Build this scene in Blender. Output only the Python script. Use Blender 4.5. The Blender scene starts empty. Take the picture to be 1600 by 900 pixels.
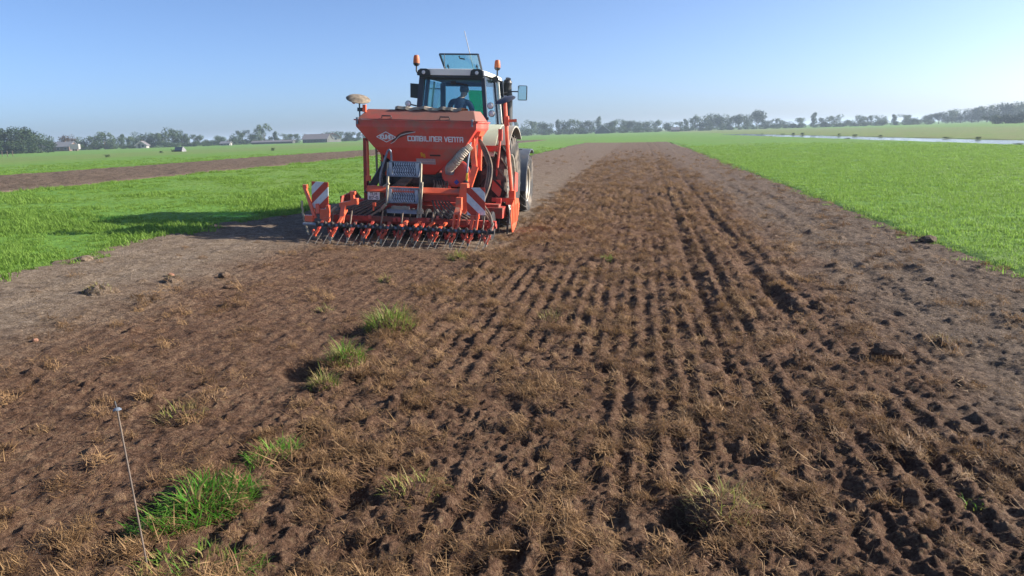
import bpy, bmesh, math, random
import numpy as np
from mathutils import Vector, Matrix, Euler
R = math.radians
random.seed(7)
rng = np.random.default_rng(7)
scn = bpy.context.scene
COL = scn.collection

# ------------------------------------------------------------------ camera
YAW, PITCH, ROLL, CAM_Z = 9.8, 11.75, 1.7, 1.7
cam_d = bpy.data.cameras.new('camera')
cam_d.sensor_width = 36.0
cam_d.lens = 1164.0 / 1600.0 * 36.0
cam_d.clip_start = 0.05
cam_d.clip_end = 9000.0
cam = bpy.data.objects.new('camera', cam_d)
COL.objects.link(cam)
_y, _p, _r = R(YAW), R(PITCH), R(ROLL)
_f = Vector((-math.sin(_y) * math.cos(_p), math.cos(_y) * math.cos(_p), -math.sin(_p)))
_rt = Vector((math.cos(_y), math.sin(_y), 0))
_up = _rt.cross(_f)
_rt2 = _rt * math.cos(_r) - _up * math.sin(_r)
_up2 = _up * math.cos(_r) + _rt * math.sin(_r)
cam.matrix_world = Matrix(((_rt2.x, _up2.x, -_f.x, 0), (_rt2.y, _up2.y, -_f.y, 0),
                           (_rt2.z, _up2.z, -_f.z, CAM_Z), (0, 0, 0, 1)))
scn.camera = cam

# ------------------------------------------------------------------ sky, sun, exposure
SUN_EL, SUN_AHEAD = 22.5, 15.0            # sun stands right of the machine, a little ahead of it
sun_dir = Vector((math.cos(R(SUN_AHEAD)) * math.cos(R(SUN_EL)),
                  math.sin(R(SUN_AHEAD)) * math.cos(R(SUN_EL)), math.sin(R(SUN_EL))))
wld = bpy.data.worlds.new('World')
scn.world = wld
wld.use_nodes = True
nt = wld.node_tree
nt.nodes.clear()
wo = nt.nodes.new('ShaderNodeOutputWorld')
wb = nt.nodes.new('ShaderNodeBackground')
ws = nt.nodes.new('ShaderNodeTexSky')
ws.sky_type = 'NISHITA'
ws.sun_disc = False
ws.sun_elevation = R(SUN_EL)
ws.sun_rotation = math.atan2(sun_dir.x, sun_dir.y)
ws.air_density = 0.5
ws.dust_density = 1.5
ws.ozone_density = 4.0
ws.altitude = 0
wb.inputs['Strength'].default_value = 0.102
nt.links.new(ws.outputs[0], wb.inputs[0])
nt.links.new(wb.outputs[0], wo.inputs[0])
sun_d = bpy.data.lights.new('sun', 'SUN')
sun_d.energy = 5.0
sun_d.angle = R(0.6)
sun_d.color = (1.0, 0.90, 0.76)
sun = bpy.data.objects.new('sun', sun_d)
COL.objects.link(sun)
sun.rotation_euler = sun_dir.to_track_quat('Z', 'Y').to_euler()
scn.view_settings.view_transform = 'Standard'
scn.view_settings.look = 'None'
scn.view_settings.gamma = 1.0
scn.view_settings.exposure = 1.22
scn.render.engine = 'CYCLES'

# ------------------------------------------------------------------ materials
def new_mat(name):
    m = bpy.data.materials.new(name)
    m.use_nodes = True
    n = m.node_tree
    n.nodes.clear()
    out = n.nodes.new('ShaderNodeOutputMaterial')
    bs = n.nodes.new('ShaderNodeBsdfPrincipled')
    n.links.new(bs.outputs[0], out.inputs[0])
    return m, n, bs, out

def N(n, t, **kw):
    x = n.nodes.new(t)
    for k, v in kw.items():
        if k.startswith('i_'):
            x.inputs[k[2:].replace('_', ' ')].default_value = v
        else:
            setattr(x, k, v)
    return x

def noise(n, vec, scale, detail=4, rough=.55):
    x = N(n, 'ShaderNodeTexNoise')
    x.inputs['Scale'].default_value = scale
    x.inputs['Detail'].default_value = detail
    x.inputs['Roughness'].default_value = rough
    if vec is not None:
        n.links.new(vec, x.inputs['Vector'])
    return x.outputs['Fac']

def ramp(n, fac, stops):
    x = N(n, 'ShaderNodeValToRGB')
    e = x.color_ramp.elements
    while len(e) < len(stops):
        e.new(0.5)
    for i, (p, c) in enumerate(stops):
        e[i].position = p
        e[i].color = (*c, 1) if len(c) == 3 else c
    n.links.new(fac, x.inputs[0])
    return x.outputs[0]

def mix(n, fac, a, b):
    x = N(n, 'ShaderNodeMix', data_type='RGBA')
    for s, v in ((0, fac), (6, a), (7, b)):
        if hasattr(v, 'is_linked') or hasattr(v, 'links'):
            n.links.new(v, x.inputs[s])
        elif isinstance(v, (int, float)):
            x.inputs[s].default_value = v
        else:
            x.inputs[s].default_value = (*v, 1)
    return x.outputs[2]

def math_n(n, op, a, b=None, c=None, clamp=False):
    x = N(n, 'ShaderNodeMath', operation=op, use_clamp=clamp)
    for i, v in enumerate((a, b, c)):
        if v is None:
            continue
        if hasattr(v, 'links'):
            n.links.new(v, x.inputs[i])
        else:
            x.inputs[i].default_value = v
    return x.outputs[0]

def mrange(n, v, a, b, c=0., d=1., smooth=True):
    x = N(n, 'ShaderNodeMapRange')
    x.interpolation_type = 'SMOOTHSTEP' if smooth else 'LINEAR'
    n.links.new(v, x.inputs[0])
    for i, q in enumerate((a, b, c, d)):
        x.inputs[1 + i].default_value = q
    return x.outputs[0]

def bump(n, bs, h, strength=.4, dist=.02):
    b = N(n, 'ShaderNodeBump')
    b.inputs['Strength'].default_value = strength
    b.inputs['Distance'].default_value = dist
    n.links.new(h, b.inputs['Height'])
    n.links.new(b.outputs[0], bs.inputs['Normal'])

def objco(n):
    return N(n, 'ShaderNodeTexCoord').outputs['Object']

def plain(name, col, rough=.6, metal=0., var=.25, scale=9., dirt=None, dirt_amt=.35, coat=0.):
    """paint or metal with uneven tone and optional dust patches"""
    m, n, bs, out = new_mat(name)
    co = objco(n)
    f = noise(n, co, scale, 5)
    c1 = tuple(c * (1 - var) for c in col)
    c2 = tuple(min(1, c * (1 + var)) for c in col)
    c = ramp(n, f, [(.3, c1), (.7, c2)])
    if dirt:
        d = noise(n, co, scale * .45, 6, .65)
        d = mrange(n, d, .62 - dirt_amt * .35, .80 - dirt_amt * .25)
        d = math_n(n, 'MULTIPLY', d, .85)
        c = mix(n, d, c, dirt)
        r_ = math_n(n, 'MULTIPLY_ADD', d, .9 - rough, rough)
        n.links.new(r_, bs.inputs['Roughness'])
    else:
        bs.inputs['Roughness'].default_value = rough
    n.links.new(c, bs.inputs['Base Color'])
    bs.inputs['Metallic'].default_value = metal
    bs.inputs['Coat Weight'].default_value = coat
    bump(n, bs, noise(n, co, scale * 6, 3), .15, .004)
    return m

DUST = (.27, .20, .14)
MUD = (.12, .08, .055)
mt = {}
mt['orange'] = plain('orange_red_paint', (.70, .115, .050), .42, var=.12, dirt=DUST, dirt_amt=.22, coat=.25)
mt['red'] = plain('red_hopper_paint', (.60, .070, .050), .45, var=.10, scale=4, dirt=(.34, .17, .13), dirt_amt=.50, coat=.25)
mt['lid'] = plain('dusty_red_lid_paint', (.38, .060, .045), .6, var=.12, scale=3, dirt=(.16, .092, .072), dirt_amt=1.1)
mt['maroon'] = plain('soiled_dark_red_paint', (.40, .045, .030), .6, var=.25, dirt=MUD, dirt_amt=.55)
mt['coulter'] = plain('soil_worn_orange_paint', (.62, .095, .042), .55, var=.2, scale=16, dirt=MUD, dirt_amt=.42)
mt['steel'] = plain('galvanised_steel', (.20, .24, .30), .5, .4, var=.2, scale=14, dirt=DUST, dirt_amt=.3)
mt['grate'] = plain('zinc_expanded_metal', (.42, .46, .52), .5, .3, var=.2, scale=14)
mt['khaki'] = plain('dusty_steel_rail', (.36, .32, .24), .7, .1, var=.2, scale=14)
mt['dark'] = plain('black_steel', (.035, .036, .04), .5, .3, var=.3, scale=10, dirt=(.13, .10, .08), dirt_amt=.4)
mt['tine'] = plain('worn_spring_steel', (.085, .082, .08), .6, .2, var=.2, scale=14)
mt['rubber'] = plain('black_rubber', (.022, .022, .024), .75, var=.3, scale=7, dirt=(.20, .165, .13), dirt_amt=.45)
mt['hose'] = plain('hydraulic_hose_rubber', (.10, .075, .06), .6, var=.3, scale=8, dirt=DUST, dirt_amt=.5)
mt['duct'] = plain('beige_corrugated_plastic', (.42, .38, .31), .7, var=.2, scale=9, dirt=(.22, .18, .14), dirt_amt=.4)
mt['plastic'] = plain('grey_blue_mudguard_plastic', (.095, .11, .14), .5, var=.15, scale=5, dirt=DUST, dirt_amt=.25)
mt['black'] = plain('black_plastic', (.025, .027, .032), .45, var=.2, scale=6)
mt['cabdark'] = plain('dark_cab_frame', (.030, .040, .062), .45, var=.2, scale=6)
mt['white'] = plain('white_roof_plastic', (.80, .79, .74), .4, var=.05, scale=3, dirt=(.45, .41, .33), dirt_amt=.25)
mt['fender'] = plain('pale_green_fender_paint', (.50, .54, .40), .4, var=.08, scale=4, dirt=(.33, .29, .22), dirt_amt=.4)
mt['fendergrey'] = plain('grey_fender_rubber', (.27, .265, .24), .7, var=.12, scale=5, dirt=DUST, dirt_amt=.4)
mt['rim'] = plain('pale_grey_rim_paint', (.50, .48, .43), .55, var=.1, scale=5, dirt=(.26, .21, .15), dirt_amt=.5)
mt['lamp'] = plain('lamp_lens_glass', (.62, .65, .68), .15, var=.1, scale=30)
mt['tarp'] = plain('dusty_grey_tarpaulin', (.26, .225, .18), .9, var=.3, scale=9)
mt['sticker_y'] = plain('yellow_sticker_print', (.62, .36, .03), .5, var=.3, scale=60)
mt['sticker_b'] = plain('blue_sticker_print', (.03, .07, .36), .5, var=.1)
mt['print_w'] = plain('white_lettering', (.74, .75, .77), .5, var=.06, scale=20)
mt['print_g'] = plain('silver_swoosh_print', (.55, .50, .48), .5, var=.1)
mt['print_d'] = plain('black_lettering', (.03, .03, .035), .5)
mt['swoosh'] = plain('charcoal_swoosh_print', (.13, .035, .03), .5, var=.2)
mt['plate'] = plain('white_number_plate', (.80, .82, .80), .5, var=.05)
mt['decal'] = plain('grey_table_sticker', (.36, .34, .36), .6, var=.15, scale=40)
mt['muddisc'] = plain('mud_caked_disc', (.19, .155, .115), .9, var=.5, scale=16)
mt['greydisc'] = plain('bare_steel_disc', (.10, .105, .13), .4, .6, var=.2, scale=6)
mt['seat'] = plain('dark_seat_fabric', (.03, .04, .07), .8, var=.3)
mt['yellow'] = plain('yellow_hose_sleeve', (.70, .50, .04), .5)
mt['stone'] = plain('orange_brick_crumb', (.22, .11, .07), .9, var=.25, scale=30)
mt['skin'] = plain('skin', (.50, .27, .19), .55, var=.06)
mt['shirt'] = plain('navy_work_shirt', (.018, .030, .070), .85, var=.25, scale=20)
mt['trouser'] = plain('dark_trousers', (.02, .022, .03), .85, var=.25, scale=20)
mt['cap'] = plain('dark_grey_hair', (.07, .065, .06), .85, var=.3, scale=40)

def glass_mat(name, tint, refl=.9, rough=.02):
    m, n, bs, out = new_mat(name)
    n.nodes.remove(bs)
    t = N(n, 'ShaderNodeBsdfTransparent')
    t.inputs[0].default_value = (*tint, 1)
    g = N(n, 'ShaderNodeBsdfGlossy')
    g.inputs['Roughness'].default_value = rough
    g.inputs[0].default_value = (refl, refl, refl, 1)
    lw = N(n, 'ShaderNodeLayerWeight')
    lw.inputs[0].default_value = .5
    fc = math_n(n, 'POWER', lw.outputs['Facing'], 4.)
    sm = noise(n, objco(n), 6, 4)
    fa = math_n(n, 'MULTIPLY_ADD', sm, .03, math_n(n, 'MULTIPLY_ADD', fc, .6, .03))
    mx = N(n, 'ShaderNodeMixShader')
    n.links.new(fa, mx.inputs[0])
    n.links.new(t.outputs[0], mx.inputs[1])
    n.links.new(g.outputs[0], mx.inputs[2])
    n.links.new(mx.outputs[0], out.inputs[0])
    return m
mt['glass'] = glass_mat('tinted_cab_glass', (.70, .84, .88))
mt['hatchglass'] = glass_mat('tinted_hatch_glass', (.60, .79, .80))

def translucent(name, col, amt=.6):
    m, n, bs, out = new_mat(name)
    bs.inputs['Base Color'].default_value = (*col, 1)
    bs.inputs['Roughness'].default_value = .5
    t = N(n, 'ShaderNodeBsdfTranslucent')
    t.inputs[0].default_value = (*col, 1)
    mx = N(n, 'ShaderNodeMixShader')
    mx.inputs[0].default_value = amt
    n.links.new(bs.outputs[0], mx.inputs[1])
    n.links.new(t.outputs[0], mx.inputs[2])
    n.links.new(mx.outputs[0], out.inputs[0])
    return m
mt['blind'] = glass_mat('green_sun_blind_film', (.0, .80, .42), .3)
mt['beacon'] = translucent('amber_beacon_lens', (.55, .19, .08), .35)

def stripes(name, sgn):
    m, n, bs, out = new_mat(name)
    co = objco(n)
    sp = N(n, 'ShaderNodeSeparateXYZ')
    n.links.new(co, sp.inputs[0])
    d = math_n(n, 'MULTIPLY_ADD', sp.outputs[0], sgn, sp.outputs[2])
    d = math_n(n, 'MULTIPLY_ADD', d, 1 / .283, .02)
    fr = math_n(n, 'FRACT', d)
    k = math_n(n, 'GREATER_THAN', fr, .5)
    nz = noise(n, co, 18, 4)
    w = ramp(n, nz, [(.3, (.50, .53, .58)), (.7, (.68, .70, .73))])
    r_ = ramp(n, nz, [(.3, (.40, .03, .02)), (.7, (.52, .05, .03))])
    c = mix(n, k, r_, w)
    n.links.new(c, bs.inputs['Base Color'])
    bs.inputs['Roughness'].default_value = .35
    return m
mt['stripe_l'] = stripes('red_white_stripes_rising', -1.0)
mt['stripe_r'] = stripes('red_white_stripes_falling', 1.0)

def leafmat(name, dark, light, trans=.35, hue_var=True):
    m, n, bs, out = new_mat(name)
    oi = N(n, 'ShaderNodeObjectInfo').outputs['Random']
    gi = N(n, 'ShaderNodeNewGeometry')
    at = gi.outputs['Random Per Island']
    f = math_n(n, 'MULTIPLY_ADD', oi, .5, math_n(n, 'MULTIPLY', at, .5))
    c = ramp(n, f, [(.05, dark), (.95, light)])
    n.links.new(c, bs.inputs['Base Color'])
    bs.inputs['Roughness'].default_value = .6
    bs.inputs['Specular IOR Level'].default_value = .25
    t = N(n, 'ShaderNodeBsdfTranslucent')
    n.links.new(c, t.inputs[0])
    mx = N(n, 'ShaderNodeMixShader')
    mx.inputs[0].default_value = trans
    n.links.new(bs.outputs[0], mx.inputs[1])
    n.links.new(t.outputs[0], mx.inputs[2])
    n.links.new(mx.outputs[0], out.inputs[0])
    return m
mt['grass'] = leafmat('meadow_grass_blades', (.120, .228, .030), (.245, .385, .076), .5)
mt['lushgrass'] = leafmat('lush_grass_blades', (.070, .21, .020), (.170, .38, .045), .5)
mt['straw'] = leafmat('dry_straw_fibres', (.11, .056, .028), (.36, .230, .110), .3)
mt['drytuft'] = leafmat('dry_and_olive_blades', (.19, .135, .055), (.36, .30, .13), .3)
mt['olive'] = leafmat('yellow_green_blades', (.13, .17, .03), (.30, .32, .08), .35)
mt['leaf_a'] = leafmat('broadleaf_foliage', (.024, .052, .020), (.064, .108, .038), .25)
mt['leaf_b'] = leafmat('willow_foliage', (.042, .074, .036), (.092, .138, .064), .3)
mt['leaf_c'] = leafmat('dark_foliage', (.014, .034, .014), (.042, .074, .028), .2)
mt['leaf_r'] = leafmat('reddish_foliage', (.06, .04, .02), (.13, .075, .035), .25)
mt['bark'] = plain('grey_brown_bark', (.10, .075, .055), .9, var=.3)

# ------------------------------------------------------------------ object helpers
def tag(o, label=None, cat=None, group=None, kind=None):
    if label: o['label'] = label
    if cat: o['category'] = cat
    if group: o['group'] = group
    if kind: o['kind'] = kind
    return o

def empty(name, loc=(0, 0, 0), rot=(0, 0, 0)):
    o = bpy.data.objects.new(name, None)
    o.empty_display_size = .2
    COL.objects.link(o)
    o.location = loc
    o.rotation_euler = rot
    return o

class MB:
    """collects simple solids and links them as one mesh object"""
    def __init__(s):
        s.v, s.f, s.mi = [], [], []
    def add(s, vs, fs, mi=0):
        b = len(s.v)
        s.v += [tuple(p) for p in vs]
        s.f += [tuple(b + i for i in f) for f in fs]
        s.mi += [mi] * len(fs)
        return s
    def box(s, c, d, rot=None, mi=0):
        x, y, z = (q / 2 for q in d)
        vs = [Vector((i, j, k)) for i in (-x, x) for j in (-y, y) for k in (-z, z)]
        if rot is not None:
            m = Euler(rot).to_matrix()
            vs = [m @ p for p in vs]
        c = Vector(c)
        return s.add([p + c for p in vs], [(0, 1, 3, 2), (4, 6, 7, 5), (0, 4, 5, 1), (2, 3, 7, 6), (0, 2, 6, 4), (1, 5, 7, 3)], mi)
    def beam(s, a, b, w, h=None, up=(0, 0, 1), taper=1., mi=0):
        a, b = Vector(a), Vector(b)
        h = h or w
        d = (b - a).normalized()
        u = Vector(up)
        if abs(d.dot(u)) > .95:
            u = Vector((0, 1, 0))
        sx = d.cross(u).normalized()
        sy = sx.cross(d).normalized()
        vs = []
        for p, t in ((a, 1), (b, taper)):
            for i, j in ((-1, -1), (1, -1), (1, 1), (-1, 1)):
                vs.append(p + sx * i * w / 2 * t + sy * j * h / 2 * t)
        return s.add(vs, [(0, 3, 2, 1), (4, 5, 6, 7), (0, 1, 5, 4), (1, 2, 6, 5), (2, 3, 7, 6), (3, 0, 4, 7)], mi)
    def tube(s, pts, r, n=8, mi=0, smooth_pts=0):
        pts = [Vector(p) for p in pts]
        if smooth_pts:
            q = []
            for i in range(len(pts) - 1):
                p0 = pts[max(i - 1, 0)]; p1 = pts[i]; p2 = pts[i + 1]; p3 = pts[min(i + 2, len(pts) - 1)]
                for k in range(smooth_pts):
                    t = k / smooth_pts
                    q.append(.5 * ((2 * p1) + (-p0 + p2) * t + (2 * p0 - 5 * p1 + 4 * p2 - p3) * t * t + (-p0 + 3 * p1 - 3 * p2 + p3) * t ** 3))
            q.append(pts[-1])
            pts = q
        rr = r if isinstance(r, (list, tuple)) else [r] * len(pts)
        if len(rr) != len(pts):
            rr = [rr[min(len(rr) - 1, int(i * len(rr) / len(pts)))] for i in range(len(pts))]
        vs, fs = [], []
        prev = None
        for i, p in enumerate(pts):
            d = (pts[min(i + 1, len(pts) - 1)] - pts[max(i - 1, 0)]).normalized()
            u = prev if prev is not None else (Vector((0, 0, 1)) if abs(d.z) < .9 else Vector((0, 1, 0)))
            sx = d.cross(u)
            if sx.length < 1e-5:
                sx = d.cross(Vector((1, 0, 0)))
            sx.normalize()
            sy = sx.cross(d).normalized()
            prev = sy
            for k in range(n):
                a = 2 * math.pi * k / n
                vs.append(p + (sx * math.cos(a) + sy * math.sin(a)) * rr[i])
        m = len(pts)
        for i in range(m - 1):
            for k in range(n):
                fs.append((i * n + k, i * n + (k + 1) % n, (i + 1) * n + (k + 1) % n, (i + 1) * n + k))
        fs.append(tuple(range(n - 1, -1, -1)))
        fs.append(tuple(range((m - 1) * n, m * n)))
        return s.add(vs, fs, mi)
    def lathe(s, prof, c, axis, n=24, mi=0, close=False):
        """prof: (radius, along) pairs turned about axis through c"""
        c, ax = Vector(c), Vector(axis).normalized()
        u = Vector((0, 0, 1)) if abs(ax.z) < .9 else Vector((1, 0, 0))
        a1 = ax.cross(u).normalized()
        a2 = ax.cross(a1).normalized()
        vs, fs = [], []
        for r, t in prof:
            for k in range(n):
                a = 2 * math.pi * k / n
                vs.append(c + ax * t + (a1 * math.cos(a) + a2 * math.sin(a)) * r)
        m = len(prof)
        for i in range(m if close else m - 1):
            j = (i + 1) % m
            for k in range(n):
                fs.append((i * n + k, i * n + (k + 1) % n, j * n + (k + 1) % n, j * n + k))
        return s.add(vs, fs, mi)
    def prism(s, poly, axis, a, b, mi=0):
        """2D polygon in the plane across axis ('x','y','z'), extruded from a to b"""
        def P(u, v, t):
            return {'x': (t, u, v), 'y': (u, t, v), 'z': (u, v, t)}[axis]
        n = len(poly)
        vs = [P(u, v, a) for u, v in poly] + [P(u, v, b) for u, v in poly]
        fs = [tuple(range(n)), tuple(range(2 * n - 1, n - 1, -1))]
        fs += [(i, i + n, (i + 1) % n + n, (i + 1) % n) for i in range(n)]
        return s.add(vs, fs, mi)
    def mesh(s, name, mats, off=(0, 0, 0), smooth=False, fixn=True):
        me = bpy.data.meshes.new(name)
        o = Vector(off)
        me.from_pydata([tuple(Vector(p) - o) for p in s.v], [], s.f)
        if fixn:
            bm = bmesh.new()
            bm.from_mesh(me)
            bmesh.ops.recalc_face_normals(bm, faces=bm.faces)
            bm.to_mesh(me)
            bm.free()
        for m in (mats if isinstance(mats, (list, tuple)) else [mats]):
            me.materials.append(m)
        me.polygons.foreach_set('material_index', s.mi)
        if smooth:
            me.polygons.foreach_set('use_smooth', [True] * len(me.polygons))
            try:
                me.set_sharp_from_angle(angle=R(38))
            except Exception:
                pass
        me.update()
        return me
    def build(s, name, mats, parent=None, off=None, smooth=False, centre=False, fixn=True):
        if off is None:
            off = tuple(parent['_o']) if parent is not None and '_o' in parent else (0, 0, 0)
        loc = (0, 0, 0)
        if centre:
            vs = np.array([tuple(p) for p in s.v])
            c = (vs.min(0) + vs.max(0)) / 2
            loc = tuple(c - np.array(off))
            off = tuple(c)
        o = bpy.data.objects.new(name, s.mesh(name, mats, off, smooth, fixn))
        COL.objects.link(o)
        o.parent = parent
        o.location = loc
        if parent is not None and '_o' in parent:
            o['_o'] = list(off)
        return o

def frame_root(name, off):
    """a root in the machine frame: verts are given in machine coordinates, the Empty stands at off"""
    o = empty(name, tuple(MACH @ Vector(off)), (0, R(TILT), 0))
    o['_o'] = list(off)
    return o
TILT = 3.0
MACH = Matrix.Translation((-3.72, 10.85, 0.0)) @ Matrix.Rotation(R(TILT), 4, 'Y')

# ------------------------------------------------------------------ terrain
def sst(a, b, x):
    t = np.clip((np.asarray(x, float) - a) / (b - a), 0, 1)
    return t * t * (3 - 2 * t)

_perm = rng.permutation(4096)
_gr = rng.uniform(0, 2 * np.pi, 4096)
def pn(x, y, seed=0):
    """gradient noise, about -0.7..0.7"""
    x = np.asarray(x, float) + seed * 37.7
    y = np.asarray(y, float) + seed * 91.3
    xi = np.floor(x).astype(np.int64); yi = np.floor(y).astype(np.int64)
    xf = x - xi; yf = y - yi
    u = xf ** 3 * (xf * (xf * 6 - 15) + 10); v = yf ** 3 * (yf * (yf * 6 - 15) + 10)
    def g(ix, iy, dx, dy):
        h = _gr[_perm[(_perm[ix & 4095] + iy) & 4095]]
        return np.cos(h) * dx + np.sin(h) * dy
    a = g(xi, yi, xf, yf); b = g(xi + 1, yi, xf - 1, yf)
    c = g(xi, yi + 1, xf, yf - 1); d = g(xi + 1, yi + 1, xf - 1, yf - 1)
    return (a + (b - a) * u) + ((c + (d - c) * u) - (a + (b - a) * u)) * v
def fbm(x, y, sc, octv=4, seed=0, gain=.5):
    s, a, f = 0, 1., sc
    for i in range(octv):
        s = s + a * pn(x * f, y * f, seed + i)
        a *= gain; f *= 2.03
    return s

def canal_near(Y):
    return 28.1 - .054 * (np.asarray(Y, float) - 61.7)
CAN_W = 6.2

def profile(X, Y):
    """the lie of the land, without the tilth"""
    X = np.asarray(X, float); Y = np.asarray(Y, float)
    t = X + 3.72
    lin = -.0524 * t
    z = np.where(t < 0, .45 * np.tanh(lin / .45 * 1.02), -.20 * np.tanh(-lin / .20 * 1.0))
    z = z * (1 - .75 * sst(45, 140, Y))
    z = z + .05 * pn(X * .05, Y * .05, 5) * sst(18, 45, np.hypot(X, Y))
    return z

def land(X, Y):
    """meadow level, with the canal cut in"""
    z = profile(X, Y) + .075 * sst(4.40, 4.72, X) * (1 - sst(80, 104, Y))          # turf stands a little above the worked soil
    n_ = canal_near(Y)
    z = z + (-.215 - z) * sst(-14, -4, X - n_) * (1 - sst(20, 60, X - n_)) * (1 - sst(205, 260, Y))
    d = np.minimum(X - n_, n_ + CAN_W - X)            # > 0 inside the water
    inside = (Y > -160) & (Y < 205)
    z = np.where(inside, z + (-.75 - z) * sst(-.35, .8, d), z)
    return z

SX0, SX1 = -7.65, 4.62      # the strip worked by the drill
def soil_edges(Y):
    e0 = SX0 + .42 * pn(Y * .45, 3.3, 11) + .22 * pn(Y * 1.9, 1.1, 12) + .10 * pn(Y * 5.1, 4.1, 15) + .75 * sst(12.5, 14.5, Y) - .25 * sst(20, 60, Y)
    e1 = SX1 + .22 * pn(Y * .5, 8.3, 13) + .18 * pn(Y * 2.2, 6.1, 14) + .10 * pn(Y * 5.3, 7.1, 16) - .9 * sst(60, 105, Y)
    return e0, e1

def soil_zone(X, Y):
    """weights: w untouched, m freshly drilled swath, c rough ridged tilth, r smoother right side"""
    j = .10 * pn(X * .9, Y * .9, 21)
    done = 1 - sst(10.6, 11.4, Y)
    a = sst(-5.35, -5.1, X + j)
    b = sst(-2.45, -2.1, X + j)
    c2 = sst(1.5, 2.6, X + j * 3)
    m = a * (1 - b) * done
    w = np.clip((1 - a) + a * (1 - b) * (1 - done), 0, 1)
    c = b * (1 - c2)
    r = b * c2
    return w, m, c, r

# tilth rasters: crumbs and clods stamped on height maps, fine near the field's edge, coarser further out
_p16 = rng.permutation(65536)
_h1 = rng.uniform(0, 1, 65536).astype(np.float32); _h2 = rng.uniform(0, 1, 65536).astype(np.float32)
_h3 = rng.uniform(0, 1, 65536).astype(np.float32); _h4 = rng.uniform(0, 1, 65536).astype(np.float32)
def crumbs(X, Y, cell, seed, dens, hk):
    """dense broken crumbs: one per jittered cell, each with its own size and tilt; dens = how many cells carry one"""
    u, v = (X / cell).astype(np.float32), (Y / cell).astype(np.float32)
    iu, iv = np.floor(u).astype(np.int64), np.floor(v).astype(np.int64)
    out = np.zeros_like(u)
    for a in (-1, 0, 1):
        for b in (-1, 0, 1):
            cu, cv = iu + a, iv + b
            k = _p16[(_p16[(cu + seed * 911) & 65535] + cv) & 65535]
            du = u - (cu + .15 + .7 * _h1[k]); dv = v - (cv + .15 + .7 * _h2[k])
            r_ = .30 + .42 * _h3[k]
            ang = _h4[k] * 6.283
            ca, sa = np.cos(ang), np.sin(ang)
            p, q = du * ca + dv * sa, (dv * ca - du * sa) * (1.1 + .5 * _h1[(k + 77) & 65535])
            d = (np.abs(p) ** 1.6 + np.abs(q) ** 1.6) / r_ ** 1.6
            hgt = np.clip(1 - d, 0, 1) ** .55 * r_ * (1 + .9 * p * (_h2[(k + 31) & 65535] - .3))
            out = np.maximum(out, np.where(_h3[(k + 191) & 65535] < dens, hgt, 0))
    return out * cell * hk
class Raster:
    def __init__(s, rs, x0, x1, y0, y1, cells):
        s.rs, s.x0, s.y0 = rs, x0, y0
        s.nx, s.ny = int((x1 - x0) / rs), int((y1 - y0) / rs)
        s.gx = x0 + (np.arange(s.nx) + .5) * rs; s.gy = y0 + (np.arange(s.ny) + .5) * rs
        s.a = np.zeros((s.ny, s.nx), np.float32)
        s.cells = cells
    def crumble(s):
        XX, YY = np.meshgrid(s.gx, s.gy)
        w, m, c, r = soil_zone(XX, YY)
        pt = np.clip(.75 + .9 * pn(XX * 1.7, YY * 1.7, 33), .2, 1.3)
        base = (.30 * w + .62 * m + .95 * c + .66 * r) * pt
        amp = .45 * w + .65 * m + 1.0 * c + .75 * r
        for cell, sd, dk, hk in s.cells:
            wx = XX + .25 * cell * pn(XX / cell * .8, YY / cell * .8, sd); wy = YY + .25 * cell * pn(YY / cell * .8, XX / cell * .8, sd + 1)
            s.a += crumbs(wx, wy, cell, sd, (base * dk).astype(np.float32), hk) * amp
    def stamp(s, cx, cy, r, h, ex, ang):
        i0, i1 = int((cx - r * 1.5 - s.x0) / s.rs), int((cx + r * 1.5 - s.x0) / s.rs) + 1
        j0, j1 = int((cy - r * 1.5 - s.y0) / s.rs), int((cy + r * 1.5 - s.y0) / s.rs) + 1
        if i0 < 0 or j0 < 0 or i1 >= s.nx or j1 >= s.ny:
            return
        dx = s.gx[i0:i1][None, :] - cx; dy = s.gy[j0:j1][:, None] - cy
        c, sn = math.cos(ang), math.sin(ang)
        u = (dx * c + dy * sn) / r; v = (-dx * sn + dy * c) / (r * ex)
        q = np.clip(1 - (u * u + v * v), 0, 1)
        s.a[j0:j1, i0:i1] += h * np.sqrt(q) if h > 0 else h * q
    def at(s, X, Y):
        u = np.clip((X - s.x0) / s.rs - .5, 0, s.nx - 1.001); v = np.clip((Y - s.y0) / s.rs - .5, 0, s.ny - 1.001)
        i = u.astype(int); j = v.astype(int); a = u - i; b = v - j
        return (s.a[j, i] * (1 - a) + s.a[j, i + 1] * a) * (1 - b) + (s.a[j + 1, i] * (1 - a) + s.a[j + 1, i + 1] * a) * b
RA = Raster(.0085, -8.6, 5.6, .6, 9.6, ((.026, 3, .95, .62), (.055, 5, .80, .52), (.12, 8, .40, .28)))
RB = Raster(.0190, -8.6, 5.6, 9.2, 26.2, ((.055, 13, .90, .70), (.12, 15, .65, .50), (.2, 18, .25, .35)))
RA.crumble(); RB.crumble()
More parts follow.
